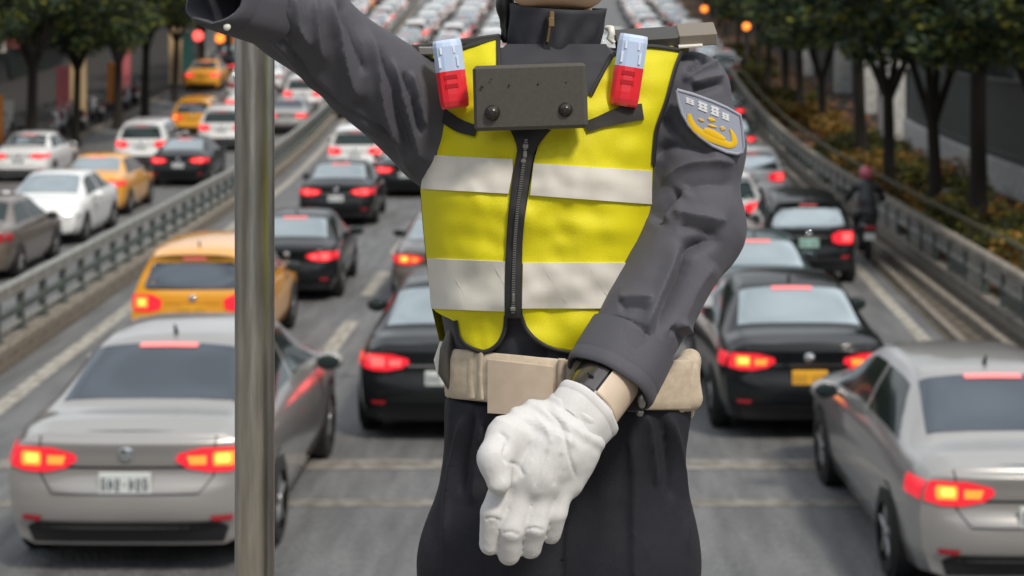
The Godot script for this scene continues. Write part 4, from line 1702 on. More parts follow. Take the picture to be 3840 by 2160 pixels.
func strip(mb: MB, pts: Array, w: float, zf: Callable, off: float, th := 0.006, puff := 0.0) -> void:
	# a ribbon along a line of points [x, y] or [x, y, width]
	var cv := []
	for k in pts.size() - 1:
		for s in 5:
			var t := s / 5.0
			var a: Array = pts[k]
			var b: Array = pts[k + 1]
			var p: Array = pts[maxi(k - 1, 0)]
			var q: Array = pts[mini(k + 2, pts.size() - 1)]
			cv.append([cubic_interpolate(a[0], b[0], p[0], q[0], t), cubic_interpolate(a[1], b[1], p[1], q[1], t), lerpf(a[2] if a.size() > 2 else w, b[2] if b.size() > 2 else w, t)])
	var e: Array = pts[pts.size() - 1]
	cv.append([e[0], e[1], e[2] if e.size() > 2 else w])
	var rows := []
	for k in cv.size():
		var a: Array = cv[maxi(k - 1, 0)]
		var b: Array = cv[mini(k + 1, cv.size() - 1)]
		var t := Vector2(b[0] - a[0], b[1] - a[1]).normalized()
		var n := Vector2(-t.y, t.x)
		var row := PackedVector3Array()
		for j in 5:
			var u := (j - 2) / 2.0
			var x: float = cv[k][0] - n.x * u * cv[k][2] * 0.5
			var y: float = cv[k][1] - n.y * u * cv[k][2] * 0.5
			row.append(fig(x, y, zf.call(x, y) + off + puff * (1.0 - u * u)))
		rows.append(row)
	skirt(mb, rows, th)


# ---------------------------------------------------------------- the officer
const V_L := [36, 424, 100, 425, 155, 422, 190, 418, 230, 421, 258, 424, 310, 430, 352, 440]
const V_R := [36, 694, 60, 692, 100, 686, 130, 674, 160, 666, 190, 662, 230, 660, 260, 655, 310, 650, 352, 646]
const V_B := [30, 0.03, 45, 0.062, 60, 0.082, 80, 0.098, 110, 0.112, 150, 0.122, 200, 0.128, 260, 0.124, 310, 0.118, 352, 0.114]
const J_A := [42, 18, 48, 60, 56, 100, 66, 118, 80, 126, 110, 122, 150, 114, 200, 110, 300, 102, 350, 108, 420, 120, 440, 118]
const J_C := [42, 556, 80, 557, 130, 550, 190, 540, 300, 541, 350, 556, 420, 573]
const J_B := [42, 0.02, 48, 0.04, 56, 0.058, 66, 0.07, 80, 0.08, 110, 0.095, 150, 0.104, 200, 0.11, 300, 0.10, 420, 0.105]


func vest_z(x: float, y: float) -> float:
	var l := lut(V_L, y)
	var r := lut(V_R, y)
	var t := clampf((x - (l + r) / 2.0) / ((r - l) / 2.0), -1.0, 1.0)
	var z := lut(V_B, y) * pow(maxf(1.0 - pow(absf(t), 2.5), 0.0), 0.5)
	var wob := nz.get_noise_2d(x * 0.013, y * 0.017) * 0.009 + nz.get_noise_2d(x * 0.03 + 40.0, y * 0.016) * 0.004
	wob += 0.004 * sin((x * 0.35 + y) * 0.11) * smoothstep(270.0, 340.0, y)
	# pulls that run from the armholes to the zip
	wob += 0.0035 * sin((y - 0.35 * x) * 0.16) * smoothstep(590.0, 650.0, x) * (1.0 - smoothstep(200.0, 260.0, y))
	return z + wob * (1.0 - t * t)


func jacket_d(p: Vector3, arms: Callable, cut: Array) -> float:
	var px := 560.0 + p.x * 720.0
	var py := 40.0 + (EYE - DECK - p.y) * 720.0
	var a := lut(J_A, py)
	var b := lut(J_B, py)
	var tx := (px - lut(J_C, py)) / a
	var tz := p.z / b
	var d := (sqrt(tx * tx + tz * tz) - 1.0) * minf(a / 720.0, b)
	d = maxf(d, maxf((42.0 - py) / 720.0, (py - 404.0) / 720.0))
	var e: float = arms.call(p)
	for c in cut:
		e = maxf(e, (p - c[0]).dot(c[1]))
	if e < 0.04:
		e -= 0.004 * nz.get_noise_3d(p.x * 8.0, p.y * 8.0, p.z * 8.0)
	var k := 0.022
	var m := maxf(k - absf(d - e), 0.0)
	return minf(d, e) - m * m * 0.25 / k


# cloth folds as lines on the figure: amplitude (below zero a valley), half width, points
const FOLDS := [
	[0.005, 4.5, [[290, -8], [295, 9], [298, 28], [312, 49]]], [0.0045, 4.0, [[314, -8], [316, 20], [318, 40], [324, 64]]], [0.0075, 5.5, [[326, -10], [337, 32], [349, 71], [362, 104]]], [-0.005, 6.0, [[338, -4], [352, 40], [366, 78]]],
	[0.007, 5.0, [[366, 22], [377, 63], [384, 106], [396, 140], [418, 184]]], [-0.007, 5.5, [[378, 44], [390, 80], [398, 118], [414, 160]]], [0.006, 4.0, [[392, 56], [402, 95], [413, 132], [422, 165]]], [-0.006, 4.0, [[403, 70], [412, 100], [421, 138]]], [0.005, 3.5, [[410, 70], [419, 100], [426, 130]]],
	[-0.004, 8.0, [[352, 96], [380, 128], [410, 166]]], [0.004, 6.0, [[300, 62], [340, 96], [384, 140]]], [-0.004, 5.0, [[280, 8], [287, 30], [296, 50]]], [-0.003, 9.0, [[250, 8], [272, 16], [284, 34]]],
	[-0.0035, 1.8, [[262, 28], [280, 40], [296, 57], [326, 91], [364, 119], [396, 144], [414, 166]]], [0.003, 3.0, [[260, 32], [276, 44], [292, 61], [322, 96], [360, 124], [392, 149]]],
	[-0.009, 6.5, [[681, 190], [668, 204], [652, 224]]], [0.006, 6.0, [[690, 186], [676, 204], [662, 224]]],
	[-0.012, 8.0, [[726, 240], [700, 244], [685, 252], [681, 273], [667, 306], [653, 344]]], [0.009, 8.0, [[683, 240], [672, 268], [657, 302], [642, 336]]], [0.006, 9.0, [[716, 262], [700, 280], [684, 312], [672, 342]]], [-0.005, 7.0, [[677, 224], [698, 229], [722, 238]]], [0.005, 6.0, [[672, 212], [698, 216], [730, 222]]],
	[-0.006, 5.0, [[669, 328], [679, 334], [688, 343]]], [0.004, 5.0, [[676, 322], [690, 332], [698, 345]]], [-0.0045, 6.0, [[618, 308], [634, 306], [650, 311]]], [0.0045, 6.0, [[618, 300], [636, 297], [654, 300]]],
	[-0.0025, 1.8, [[606, 316], [628, 320], [646, 333], [656, 356]]],
	[-0.006, 4.0, [[686, 73], [698, 64], [711, 55]]], [0.005, 4.0, [[682, 82], [700, 70], [720, 62]]], [-0.006, 4.5, [[690, 92], [706, 88], [724, 83]]], [0.004, 5.0, [[690, 84], [706, 79], [726, 75]]],
	[-0.006, 6.0, [[656, 160], [668, 146], [693, 148], [716, 158]]], [0.006, 7.0, [[662, 186], [684, 166], [712, 160], [738, 164]]], [-0.004, 7.0, [[668, 196], [700, 184], [736, 186]]], [-0.004, 5.0, [[664, 116], [672, 130], [690, 146]]]]


const GLOVE_FOLDS := [[-0.0017, 2.2, [[541, 404], [560, 424], [568, 452], [577, 482]]], [0.0012, 3.0, [[548, 402], [566, 422], [574, 450]]], [-0.0017, 2.5, [[496, 430], [507, 440], [504, 454], [508, 466]]], [-0.0015, 2.2, [[508, 462], [518, 466], [524, 478]]], [-0.0012, 2.2, [[514, 482], [524, 458], [531, 440]]], [-0.0012, 2.2, [[534, 490], [541, 466], [548, 448]]], [-0.0011, 2.2, [[553, 488], [558, 468], [562, 452]]], [0.0011, 3.0, [[530, 412], [546, 428], [552, 446]]], [-0.0011, 2.0, [[484, 520], [492, 518], [502, 522]]], [-0.0011, 2.0, [[501, 534], [510, 532], [521, 536]]], [-0.0011, 2.0, [[525, 530], [534, 528], [545, 531]]], [-0.0011, 3.0, [[560, 400], [576, 412], [598, 440]]]]
const TROUSER_FOLDS := [[0.005, 4.0, [[466, 410], [456, 450], [448, 500], [444, 560]]], [-0.005, 4.0, [[474, 410], [466, 450], [460, 500]]], [0.005, 4.0, [[484, 415], [478, 460], [474, 510]]], [0.005, 4.0, [[668, 410], [678, 450], [684, 500], [688, 560]]], [-0.005, 4.0, [[658, 410], [668, 455], [672, 505]]], [0.005, 4.0, [[646, 410], [652, 450], [656, 490]]], [-0.003, 2.0, [[566, 400], [566, 470], [562, 540], [560, 600]]], [0.004, 5.0, [[628, 420], [634, 470], [634, 540], [636, 610]]], [0.004, 5.0, [[520, 430], [508, 500], [504, 600]]]]


func crease(mb: MB, folds: Array) -> void:
	mb.split()
	var nn := mb.normals()
	var seg := []
	for f in folds:
		var q: Array = f[2]
		var lo := Vector2(1e4, 1e4)
		var hi := Vector2(-1e4, -1e4)
		var cv := PackedVector2Array()
		for k in q.size() - 1:
			var p0: Array = q[maxi(k - 1, 0)]
			var p3: Array = q[mini(k + 2, q.size() - 1)]
			for s in 3:
				cv.append(Vector2(cubic_interpolate(q[k][0], q[k + 1][0], p0[0], p3[0], s / 3.0), cubic_interpolate(q[k][1], q[k + 1][1], p0[1], p3[1], s / 3.0)))
		cv.append(Vector2(q[q.size() - 1][0], q[q.size() - 1][1]))
		for c in cv:
			lo = lo.min(c)
			hi = hi.max(c)
		seg.append([f[0], f[1], cv, lo - Vector2.ONE * f[1] * 2.6, hi + Vector2.ONE * f[1] * 2.6])
	for k in mb.v.size():
		var p := mb.v[k]
		var face := smoothstep(-0.1, 0.35, nn[k].z)
		if face <= 0.0:
			continue
		var sp := Vector2(560.0 + p.x * LENS / (FIG - p.z), 40.0 + (EYE - DECK - p.y) * LENS / (FIG - p.z))
		var h := 0.0
		for f in seg:
			var lo: Vector2 = f[3]
			var hi: Vector2 = f[4]
			if sp.x < lo.x or sp.y < lo.y or sp.x > hi.x or sp.y > hi.y:
				continue
			var cv: PackedVector2Array = f[2]
			var best := 1e9
			var along := 0.0
			for j in cv.size() - 1:
				var e := cv[j + 1] - cv[j]
				var u := clampf((sp - cv[j]).dot(e) / e.length_squared(), 0.0, 1.0)
				var d2 := sp.distance_squared_to(cv[j] + e * u)
				if d2 < best:
					best = d2
					along = (j + u) / (cv.size() - 1)
			var w: float = f[1]
			h += 1.7 * f[0] * (0.55 * exp(-sqrt(best) * 1.5 / w) + 0.45 * exp(-best / (w * w))) * smoothstep(0.0, 0.22, along) * smoothstep(1.0, 0.78, along)
		h += 0.0009 * nz.get_noise_3d(p.x * 26.0, p.y * 26.0, p.z * 26.0)
		mb.v[k] = p + nn[k] * h * face


func cuff_ring(mb: MB, a: Vector3, b: Vector3, r0: float, r1: float, th: float, lip := 0.0, lip_dir := Vector3.LEFT) -> void:
	var dir := (b - a).normalized()
	var x := dir.cross(Vector3(0, 0, 1)).normalized()
	var y := x.cross(dir).normalized()
	var rows := []
	var seg := 36
	for q in [[0.0, r0], [0.35, lerpf(r0, r1, 0.5)], [0.68, lerpf(r0, r1, 0.72)], [0.71, lerpf(r0, r1, 0.75) - 0.0016], [0.74, lerpf(r0, r1, 0.78)], [0.9, r1], [1.0, r1 - th * 0.3], [1.0, r1 - th], [0.0, r0 - th]]:
		var row := PackedVector3Array()
		for s in seg:
			var an := TAU * s / seg
			var o := x * cos(an) + y * sin(an)
			var rr: float = q[1] + 0.0018 * sin(an * 3.0 + 1.0) + 0.0010 * sin(an * 7.0)
			row.append(a.lerp(b, q[0]) + o * rr + dir * lip * maxf(0.0, o.dot(lip_dir)) * q[0])
		rows.append(row)
	mb.grid(rows, true, true)


func shoulder_lamp(top: Array, split: float, bot: Array, hw: float, z: float, t: Node3D) -> void:
	var a := fig(top[0], top[1], z)
	var b := fig(bot[0], bot[1], z + 0.004)
	var u := (b - a).normalized()
	var x := u.cross(Vector3(0, 0, 1)).normalized()
	var n := x.cross(u).normalized()
	if n.z < 0.0:
		n = -n
	var h := fr(hw, z)
	var len := (b - a).length()
	var sec := [[-1.0, -0.9], [-1.0, 0.35], [-0.72, 0.8], [-0.3, 0.95], [0.3, 0.95], [0.72, 0.8], [1.0, 0.35], [1.0, -0.9]]
	var lamp := Node3D.new()
	lamp.name = "shoulder_lamp"
	t.add_child(lamp, true)
	for half in 2:
		var mb := MB.new()
		var rows := []
		var st := [[0.0, 0.72], [0.04, 0.9], [0.10, 1.0], [split, 1.0]] if half == 0 else [[split, 1.0], [0.80, 1.0], [0.90, 0.95], [0.97, 0.78], [1.0, 0.55]]
		for s in st:
			var row := PackedVector3Array()
			for q in sec:
				row.append(a + u * len * s[0] + x * h * q[0] * (0.75 + 0.25 * s[1]) + n * h * 0.78 * q[1] * s[1])
			rows.append(row)
		var core := a + u * len * 0.5
		for k in rows.size() - 1:
			for j in 8:
				mb.out(rows[k][j], rows[k][(j + 1) % 8], rows[k + 1][(j + 1) % 8], rows[k + 1][j], core)
		for e in [rows[0], rows[rows.size() - 1]]:
			for k in range(1, 6, 2):
				mb.out(e[0], e[k], e[k + 1], e[k + 2], core)
		part(mb, "pale_lens" if half == 0 else "red_lens", M.lamp_pale if half == 0 else M.lamp_red, lamp)
	# moulded ribs and the dark chambers behind the lens
	var rib := MB.new()
	for q in [[0.16, -0.45, 0.2], [0.16, 0.45, 0.2], [0.33, -0.62, 0.3], [0.33, 0.62, 0.3]]:
		rib.box(a + u * len * q[0] + x * h * q[1] + n * h * 0.74, Vector3(h * 0.16, len * q[2] * 0.5, h * 0.06), 0.0004, Basis(x, -u, n))
	part(rib, "rib", M.lamp_white_detail, lamp)
	var ch := MB.new()
	for q in [[split + 0.09, 0.07], [split + 0.22, 0.07]]:
		ch.box(a + u * len * q[0] + n * h * 0.735, Vector3(h * 0.9, len * q[1], h * 0.06), 0.0006, Basis(x, -u, n))
	part(ch, "chamber", M.lamp_red_deep, lamp)


func officer() -> void:
	var t := thing("person", "traffic officer in yellow reflective vest and grey jacket with one arm raised", "person", Vector3(0, DECK, -FIG))
	var vz := vest_z
	# jacket: trunk and both sleeves in one surface, cut open at the cuffs
	var e1 := [300, 18, 0.11, 41]
	var w1 := [206, -14, 0.23, 35]
	var e2 := [694, 226, 0.03, 46]
	var w2 := [600, 402, 0.17, 43]
	var arms := bones_field([bone([442, 134, -0.01, 54], e1), bone(e1, w1), bone([690, 92, -0.01, 41], [697, 150, 0.0, 43]), bone([697, 150, 0.0, 43], e2), bone(e2, w2)], 0.03)
	var d1 := (fig(206, -14, 0.23) - fig(300, 18, 0.11)).normalized()
	var d2 := (fig(600, 402, 0.17) - fig(694, 226, 0.03)).normalized()
	var c1 := fig(262, 5, 0.158)
	var c2 := fig(615, 374, 0.148)
	var jf := func(p: Vector3) -> float: return jacket_d(p, arms, [[c1, d1], [c2, d2]])
	var jm := net(jf, fig(190, 445, 0.0) + Vector3(-0.02, 0, -0.15), fig(765, -60, 0.0) + Vector3(0.02, 0, 0.33), 0.0054)
	crease(jm, FOLDS)
	part(jm, "jacket", M.jacket, t)
	# the dark shirt front under the vest hem, and the throat
	var mb := MB.new()
	sheet(mb, [300, 486, 372, 470], [300, 560, 372, 585], 300, 372, func(x, y): return vest_z(x, minf(y, 345.0)) - 0.014, 0.0, 0.01)
	part(mb, "shirt_front", M.jacket_dark, t)
	mb = MB.new()
	sheet(mb, [44, 506, 60, 494, 135, 494], [44, 606, 60, 616, 100, 604, 135, 560], 44, 135, func(x, y): return vest_z(x, y) - 0.004, 0.0, 0.01)
	part(mb, "inner_front", M.jacket_dark, t)
	# cuffs
	mb = MB.new()
	cuff_ring(mb, fig(272, 8.5, 0.146), fig(222, -8.5, 0.207), fr(39.5, 0.15), fr(40, 0.2), 0.005, 0.022, fig(200, 20, 0.2).direction_to(fig(200, 21, 0.2)) * 0.8 + Vector3.LEFT * 0.6)
	mb.tube([fig(226, 29, 0.22), fig(206, 22, 0.235), fig(193, 18, 0.24)], [0.006, 0.007, 0.005], 8, true, 0.5)
	var cf := part(mb, "cuff", M.jacket, t)
	mb = MB.new()
	mb.ball(fig(227, 27, 0.235), Vector3(0.005, 0.005, 0.004), 10, 6)
	part(mb, "press_stud", M.clip_white, cf)
	mb = MB.new()
	mb.disc(fig(259, 4, 0.162), -d1, fr(37, 0.16), 28)
	part(mb, "hollow_shade", M.binding, cf)  # black disc: the shade inside the raised sleeve, put in as colour
	mb = MB.new()
	cuff_ring(mb, fig(632, 342, 0.123), fig(608, 385, 0.157), fr(46, 0.13), fr(48, 0.16), 0.006)
	cf = part(mb, "cuff", M.jacket, t)
	mb = MB.new()
	mb.ball(fig(642, 401, 0.175), Vector3(0.006, 0.010, 0.004), 10, 6)
	mb.ball(fig(640, 413, 0.165), Vector3(0.005, 0.005, 0.004), 10, 6)
	part(mb, "press_stud", M.zip_metal, cf)
	mb = MB.new()
	mb.disc(fig(614, 375, 0.15), -d2, fr(42, 0.15), 28)
	part(mb, "hollow_shade", M.binding, cf)  # black disc again, painted shade for the hollow of the lowered sleeve
	# black seam over the raised shoulder
	mb = MB.new()
	mb.tube([fig(392, 39, 0.03), fig(404, 46, 0.045), fig(414, 56, 0.055), fig(422, 67, 0.06), fig(429, 79, 0.06)], [0.002, 0.004, 0.0055, 0.006, 0.004], 8)
	part(mb, "shoulder_seam", M.binding, t)
	collar(t)
	vest(t, vz)
	chest_unit(t)
	shoulder_lamp([446.5, 40], 0.46, [455.5, 108], 14.5, 0.098, t)
	shoulder_lamp([634, 35], 0.45, [623, 106], 14.5, 0.098, t)
	shoulder_boards(t)
	sleeve_patch(t)
	belt(t)
	lower_body(t)
	hands(t)
	head(t)


func collar(t: Node3D) -> void:
	var mb := MB.new()
	var rows := []
	var n := 12
	for inner in 2:
		for k in n + 1:
			var s := float(k) / n if inner == 0 else 1.0 - float(k) / n
			var row := PackedVector3Array()
			for j in 64:
				var an := TAU * j / 64.0
				var cx := lerpf(548.0, 558.0, s)
				var a := lerpf(43.0, 49.5, s) - inner * 3.5
				var topy := 5.0 + 6.0 * cos(an) * 0.5 + 5.0 * maxf(0.0, sin(an))
				var y := lerpf(70.0, topy, s)
				var z := -0.012 + (lerpf(0.068, 0.075, s) - inner * 0.005) * sin(an)
				var fo := 1.0 + (0.07 * nz.get_noise_3d(cos(an) * 2.6, s * 1.6, sin(an) * 2.6) + 0.045 * sin(an * 9.0 + s * 3.0)) * sin(PI * clampf(s, 0.05, 1.0))
				row.append(fig(cx + a * cos(an) * fo, y, 0.0) + Vector3(0, 0, z * fo))
			rows.append(row)
	mb.grid(rows, true)
	var c := part(mb, "collar", M.collar_cloth if M.has("collar_cloth") else M.jacket_dark, t)
	var zf := func(_x, y): return lerpf(0.058, 0.066, clampf((70.0 - y) / 60.0, 0.0, 1.0))
	mb = MB.new()
	strip(mb, [[551, 13], [549.5, 28], [547, 44], [546, 66]], 7.0, zf, 0.004, 0.006)
	part(mb, "zip_tape", M.binding, c)
	mb = MB.new()
	strip(mb, [[551, 14], [549.5, 28], [547.5, 42]], 2.4, zf, 0.0065, 0.004)
	mb.box(fig(552, 15, 0.078), Vector3(0.006, 0.010, 0.004), 0.001)
	mb.box(fig(551.5, 22, 0.080), Vector3(0.0075, 0.013, 0.003), 0.001)
	part(mb, "zip", M.zip_brass, c)


func vest(t: Node3D, vz: Callable) -> void:
	var mb := MB.new()
	# left and right fronts
	sheet(mb, [36, 496, 48, 462, 62, 431, 80, 427.5, 130, 427, 155, 424.5, 190, 420.5, 230, 423.5, 258, 426.5, 306, 431, 313, 437, 321, 455, 338, 459, 346, 468, 350, 482], [36, 498, 66, 498, 100, 503, 130, 511, 150, 518, 190, 511, 230, 507, 300, 505, 318, 506, 332, 503, 342, 498, 350, 489], 36, 350, vz, 0.0, 0.012, 22, 90)
	sheet(mb, [46, 640, 55, 612, 75, 600, 95, 590, 128, 550, 140, 540, 160, 534, 190, 529, 230, 523, 300, 521, 318, 523, 330, 528, 341, 538, 348, 552, 352, 568], [46, 672, 50, 682, 70, 675, 100, 667, 130, 657, 160, 653, 190, 652, 230, 652, 300, 650, 352, 640], 46, 352, vz, 0.0, 0.012, 26, 90)
	# back panel
	var rows := []
	for k in 31:
		var y := lerpf(48.0, 350.0, k / 30.0)
		var l := lut(V_L, y) + 2.0
		var r := lut(V_R, y) - 4.0
		var row := PackedVector3Array()
		for j in 21:
			var u := 1.0 - 2.0 * j / 20.0
			u = signf(u) * pow(absf(u), 0.8)
			row.append(fig((l + r) / 2.0 + u * (r - l) / 2.0, y, 0.0) + Vector3(0, 0, -(lut(V_B, y)) * pow(maxf(1.0 - pow(absf(u), 2.5), 0.0), 0.5)))
		rows.append(row)
	mb.grid(rows)
	var v := part(mb, "vest", M.hi_vis, t)
	# reflective bands, one piece each side of the zip
	for b in [[[150, 426, 155, 425, 190, 420.5], [150, 512, 166, 513, 196, 507], 155.0, 189.0, 0.055, 424.0], [[160, 534, 196, 530], [160, 652, 204, 652], 163.5, 195.5, 0.075, 534.0], [[258, 427, 309, 431], [258, 506, 310, 505.5], 258.5, 308.5, 0.04, 426.0], [[260, 523, 309, 522], [260, 651, 309, 650], 263.0, 308.5, 0.0, 523.0]]:
		mb = MB.new()
		var rows2 := []
		for k in 13:
			var y := lerpf(b[2], b[3], k / 12.0)
			var row := PackedVector3Array()
			for j in 25:
				var x := lerpf(lut(b[0], y), lut(b[1], y), j / 24.0)
				var yy: float = y + (x - b[5]) * b[4] * (1.0 if k > 6 or b[4] < 0.05 else 0.85)
				row.append(fig(x, yy, vest_z(x, yy) + 0.0042))
			rows2.append(row)
		skirt(mb, rows2, 0.006)
		var bd := part(mb, "reflective_band", M.band, v)
		# stitched lines that cross the lower bands
		if b[2] > 200.0:
			mb = MB.new()
			var x0: float = b[5] + 20.0
			while x0 < b[5] + 78.0:
				strip(mb, [[x0, b[2] + 4.0], [x0 + 24.0, b[3] - 4.0]], 0.7, vz, 0.0044, 0.0006)
				x0 += 46.0
			part(mb, "stitching", M.band, bd)
	# zip placket
	mb = MB.new()
	strip(mb, [[529, 128, 44], [527.5, 140, 27], [525.5, 152, 17], [521.5, 175, 17], [517.5, 205, 17], [514.5, 240, 16.5], [513, 280, 16.5], [513, 318, 17]], 17.0, vz, 0.005, 0.014, 0.003)
	part(mb, "zip_placket", M.binding, v)
	mb = MB.new()
	var path := [[526, 142], [522.5, 172], [518, 205], [515, 240], [513.5, 280], [513, 312]]
	strip(mb, path, 4.6, vz, 0.0085, 0.004)
	var zt := part(mb, "zip_tape", M.velcro, v)
	mb = MB.new()
	var ty := 140.0
	while ty < 314.0:
		var tx := lut([142, 526, 172, 522.5, 205, 518, 240, 515, 280, 513.5, 312, 513], ty)
		mb.box(fig(tx, ty, vest_z(tx, ty) + 0.0096), Vector3(0.0042, 0.0016, 0.0022))
		ty += 2.3
	var teeth := part(mb, "zip_teeth", M.zip_metal, zt)
	teeth.set_meta("kind", "stuff")
	mb = MB.new()
	for q in [[525.5, 146, 3.4, 5.0], [525, 154, 2.4, 7.0], [523.5, 161, 3.2, 3.4], [513.5, 298, 1.8, 9.0], [513, 309, 3.4, 4.0]]:
		mb.box(fig(q[0], q[1], vest_z(q[0], q[1]) + 0.011), Vector3(fr(q[2] * 1.6, 0.13), fr(q[3], 0.13), 0.004), 0.0012)
	part(mb, "zip_pull", M.zip_metal, v)
	# black yoke bands with the hook tape beside the chest unit
	mb = MB.new()
	strip(mb, [[433, 99, 4], [437, 107, 9], [447, 118, 13], [460, 126, 13], [476, 131, 11]], 11.0, vz, 0.005, 0.008)
	part(mb, "yoke_band", M.binding, v)
	mb = MB.new()
	strip(mb, [[586, 127, 10], [600, 122, 12], [622, 115, 17], [643, 111.5, 16]], 12.0, vz, 0.005, 0.008)
	part(mb, "hook_tape", M.velcro, v)
	# bindings along the edges
	for e in [[[431, 62], [462, 48], [496, 37]], [[498, 36], [498.5, 66]], [[612, 55], [601, 75], [591, 95]], [[613, 54], [645, 46], [681, 50]], [[682, 51], [675, 70], [667, 100], [657, 130], [653.5, 165]], [[455, 321], [459, 338], [468, 347], [484, 352], [497, 345], [504, 332], [506, 316]], [[521, 316], [526, 329], [537, 341], [552, 349], [570, 353], [600, 354]]]:
		mb = MB.new()
		strip(mb, e, 4.2, vz, 0.003, 0.012, 0.002)
		part(mb, "edge_binding", M.binding, v)


func chest_unit(t: Node3D) -> void:
	var tilt := Basis(Vector3(0, 0, 1), deg_to_rad(1.7)) * Basis(Vector3.RIGHT, deg_to_rad(-3.0)) * Basis(Vector3.UP, deg_to_rad(-2.0))
	var z := 0.142
	var mb := MB.new()
	mb.box(fig(530.5, 97, z), Vector3(fr(114, z + 0.014), fr(65.5, z + 0.014), 0.028), 0.0045, tilt)
	var u := part(mb, "chest_unit", M.unit_case, t)
	mb = MB.new()
	for q in [[482, 86.5, 1.6], [509, 85.0, 1.1], [538, 84.0, 1.1], [566, 82.5, 1.2], [491, 79, 0.9]]:
		mb.ball(fig(q[0], q[1], z + 0.0142), Vector3(fr(q[2], z), fr(q[2], z), 0.0012), 10, 6)
	part(mb, "vent_hole", M.binding, u)
	for q in [[492.5, 112.5, 7.6], [565.5, 109.5, 7.2]]:
		mb = MB.new()
		var r := fr(q[2], z)
		var o := fig(q[0], q[1], z + 0.013)
		mb.tube([o, o + Vector3(0, 0, 0.004), o + Vector3(0, 0, 0.008), o + Vector3(0, 0, 0.0105)], [r, r, r * 0.8, r * 0.35], 24)
		var kb := part(mb, "knob", M.knob, u)
		mb = MB.new()
		mb.box(o + Vector3(0, 0, 0.0108), Vector3(r * 0.7, r * 0.16, 0.001))
		mb.box(o + Vector3(0, 0, 0.0107), Vector3(r * 0.16, r * 0.7, 0.001))
		part(mb, "screw_slot", M.binding, kb)


func shoulder_boards(t: Node3D) -> void:
	var mb := MB.new()
	mb.box(fig(456, 43, 0.02), Vector3(0.124, 0.010, 0.05), 0.002, Basis(Vector3(0, 0, 1), deg_to_rad(7.5)))
	var s := part(mb, "shoulder_strap", M.board_dark, t)
	mb = MB.new()
	mb.box(fig(428, 51, 0.042), Vector3(0.026, 0.012, 0.02), 0.002)
	mb.box(fig(472, 50, 0.042), Vector3(0.034, 0.006, 0.012), 0.001, Basis(Vector3(0, 0, 1), deg_to_rad(8.0)))
	part(mb, "strap_loop", M.zip_metal, s)
	var tb := Basis(Vector3(0, 0, 1), deg_to_rad(3.6)) * Basis(Vector3.RIGHT, deg_to_rad(18.0))
	mb = MB.new()
	mb.box(fig(648, 38.5, 0.01), Vector3(fr(66), 0.0165, 0.05), 0.002, tb)
	s = part(mb, "shoulder_strap", M.board_dark, t)
	mb = MB.new()
	mb.box(fig(696.5, 34.5, 0.012), Vector3(fr(38), 0.0175, 0.052), 0.0015, tb)
	part(mb, "strap_end", M.board, s)
	mb = MB.new()
	mb.box(fig(690, 44.5, 0.03), Vector3(fr(24), 0.004, 0.02), 0.001, tb)
	part(mb, "strap_highlight", M.clip_white, s)  # white strip painted in as the highlight below the strap
	mb = MB.new()
	mb.tube([fig(607, 28, 0.04), fig(611, 29, 0.05), fig(612, 34, 0.052), fig(609, 38, 0.05), fig(614, 43, 0.05)], [0.004, 0.0055, 0.005, 0.004, 0.003], 8)
	part(mb, "earpiece_clip", M.clip_white, t)


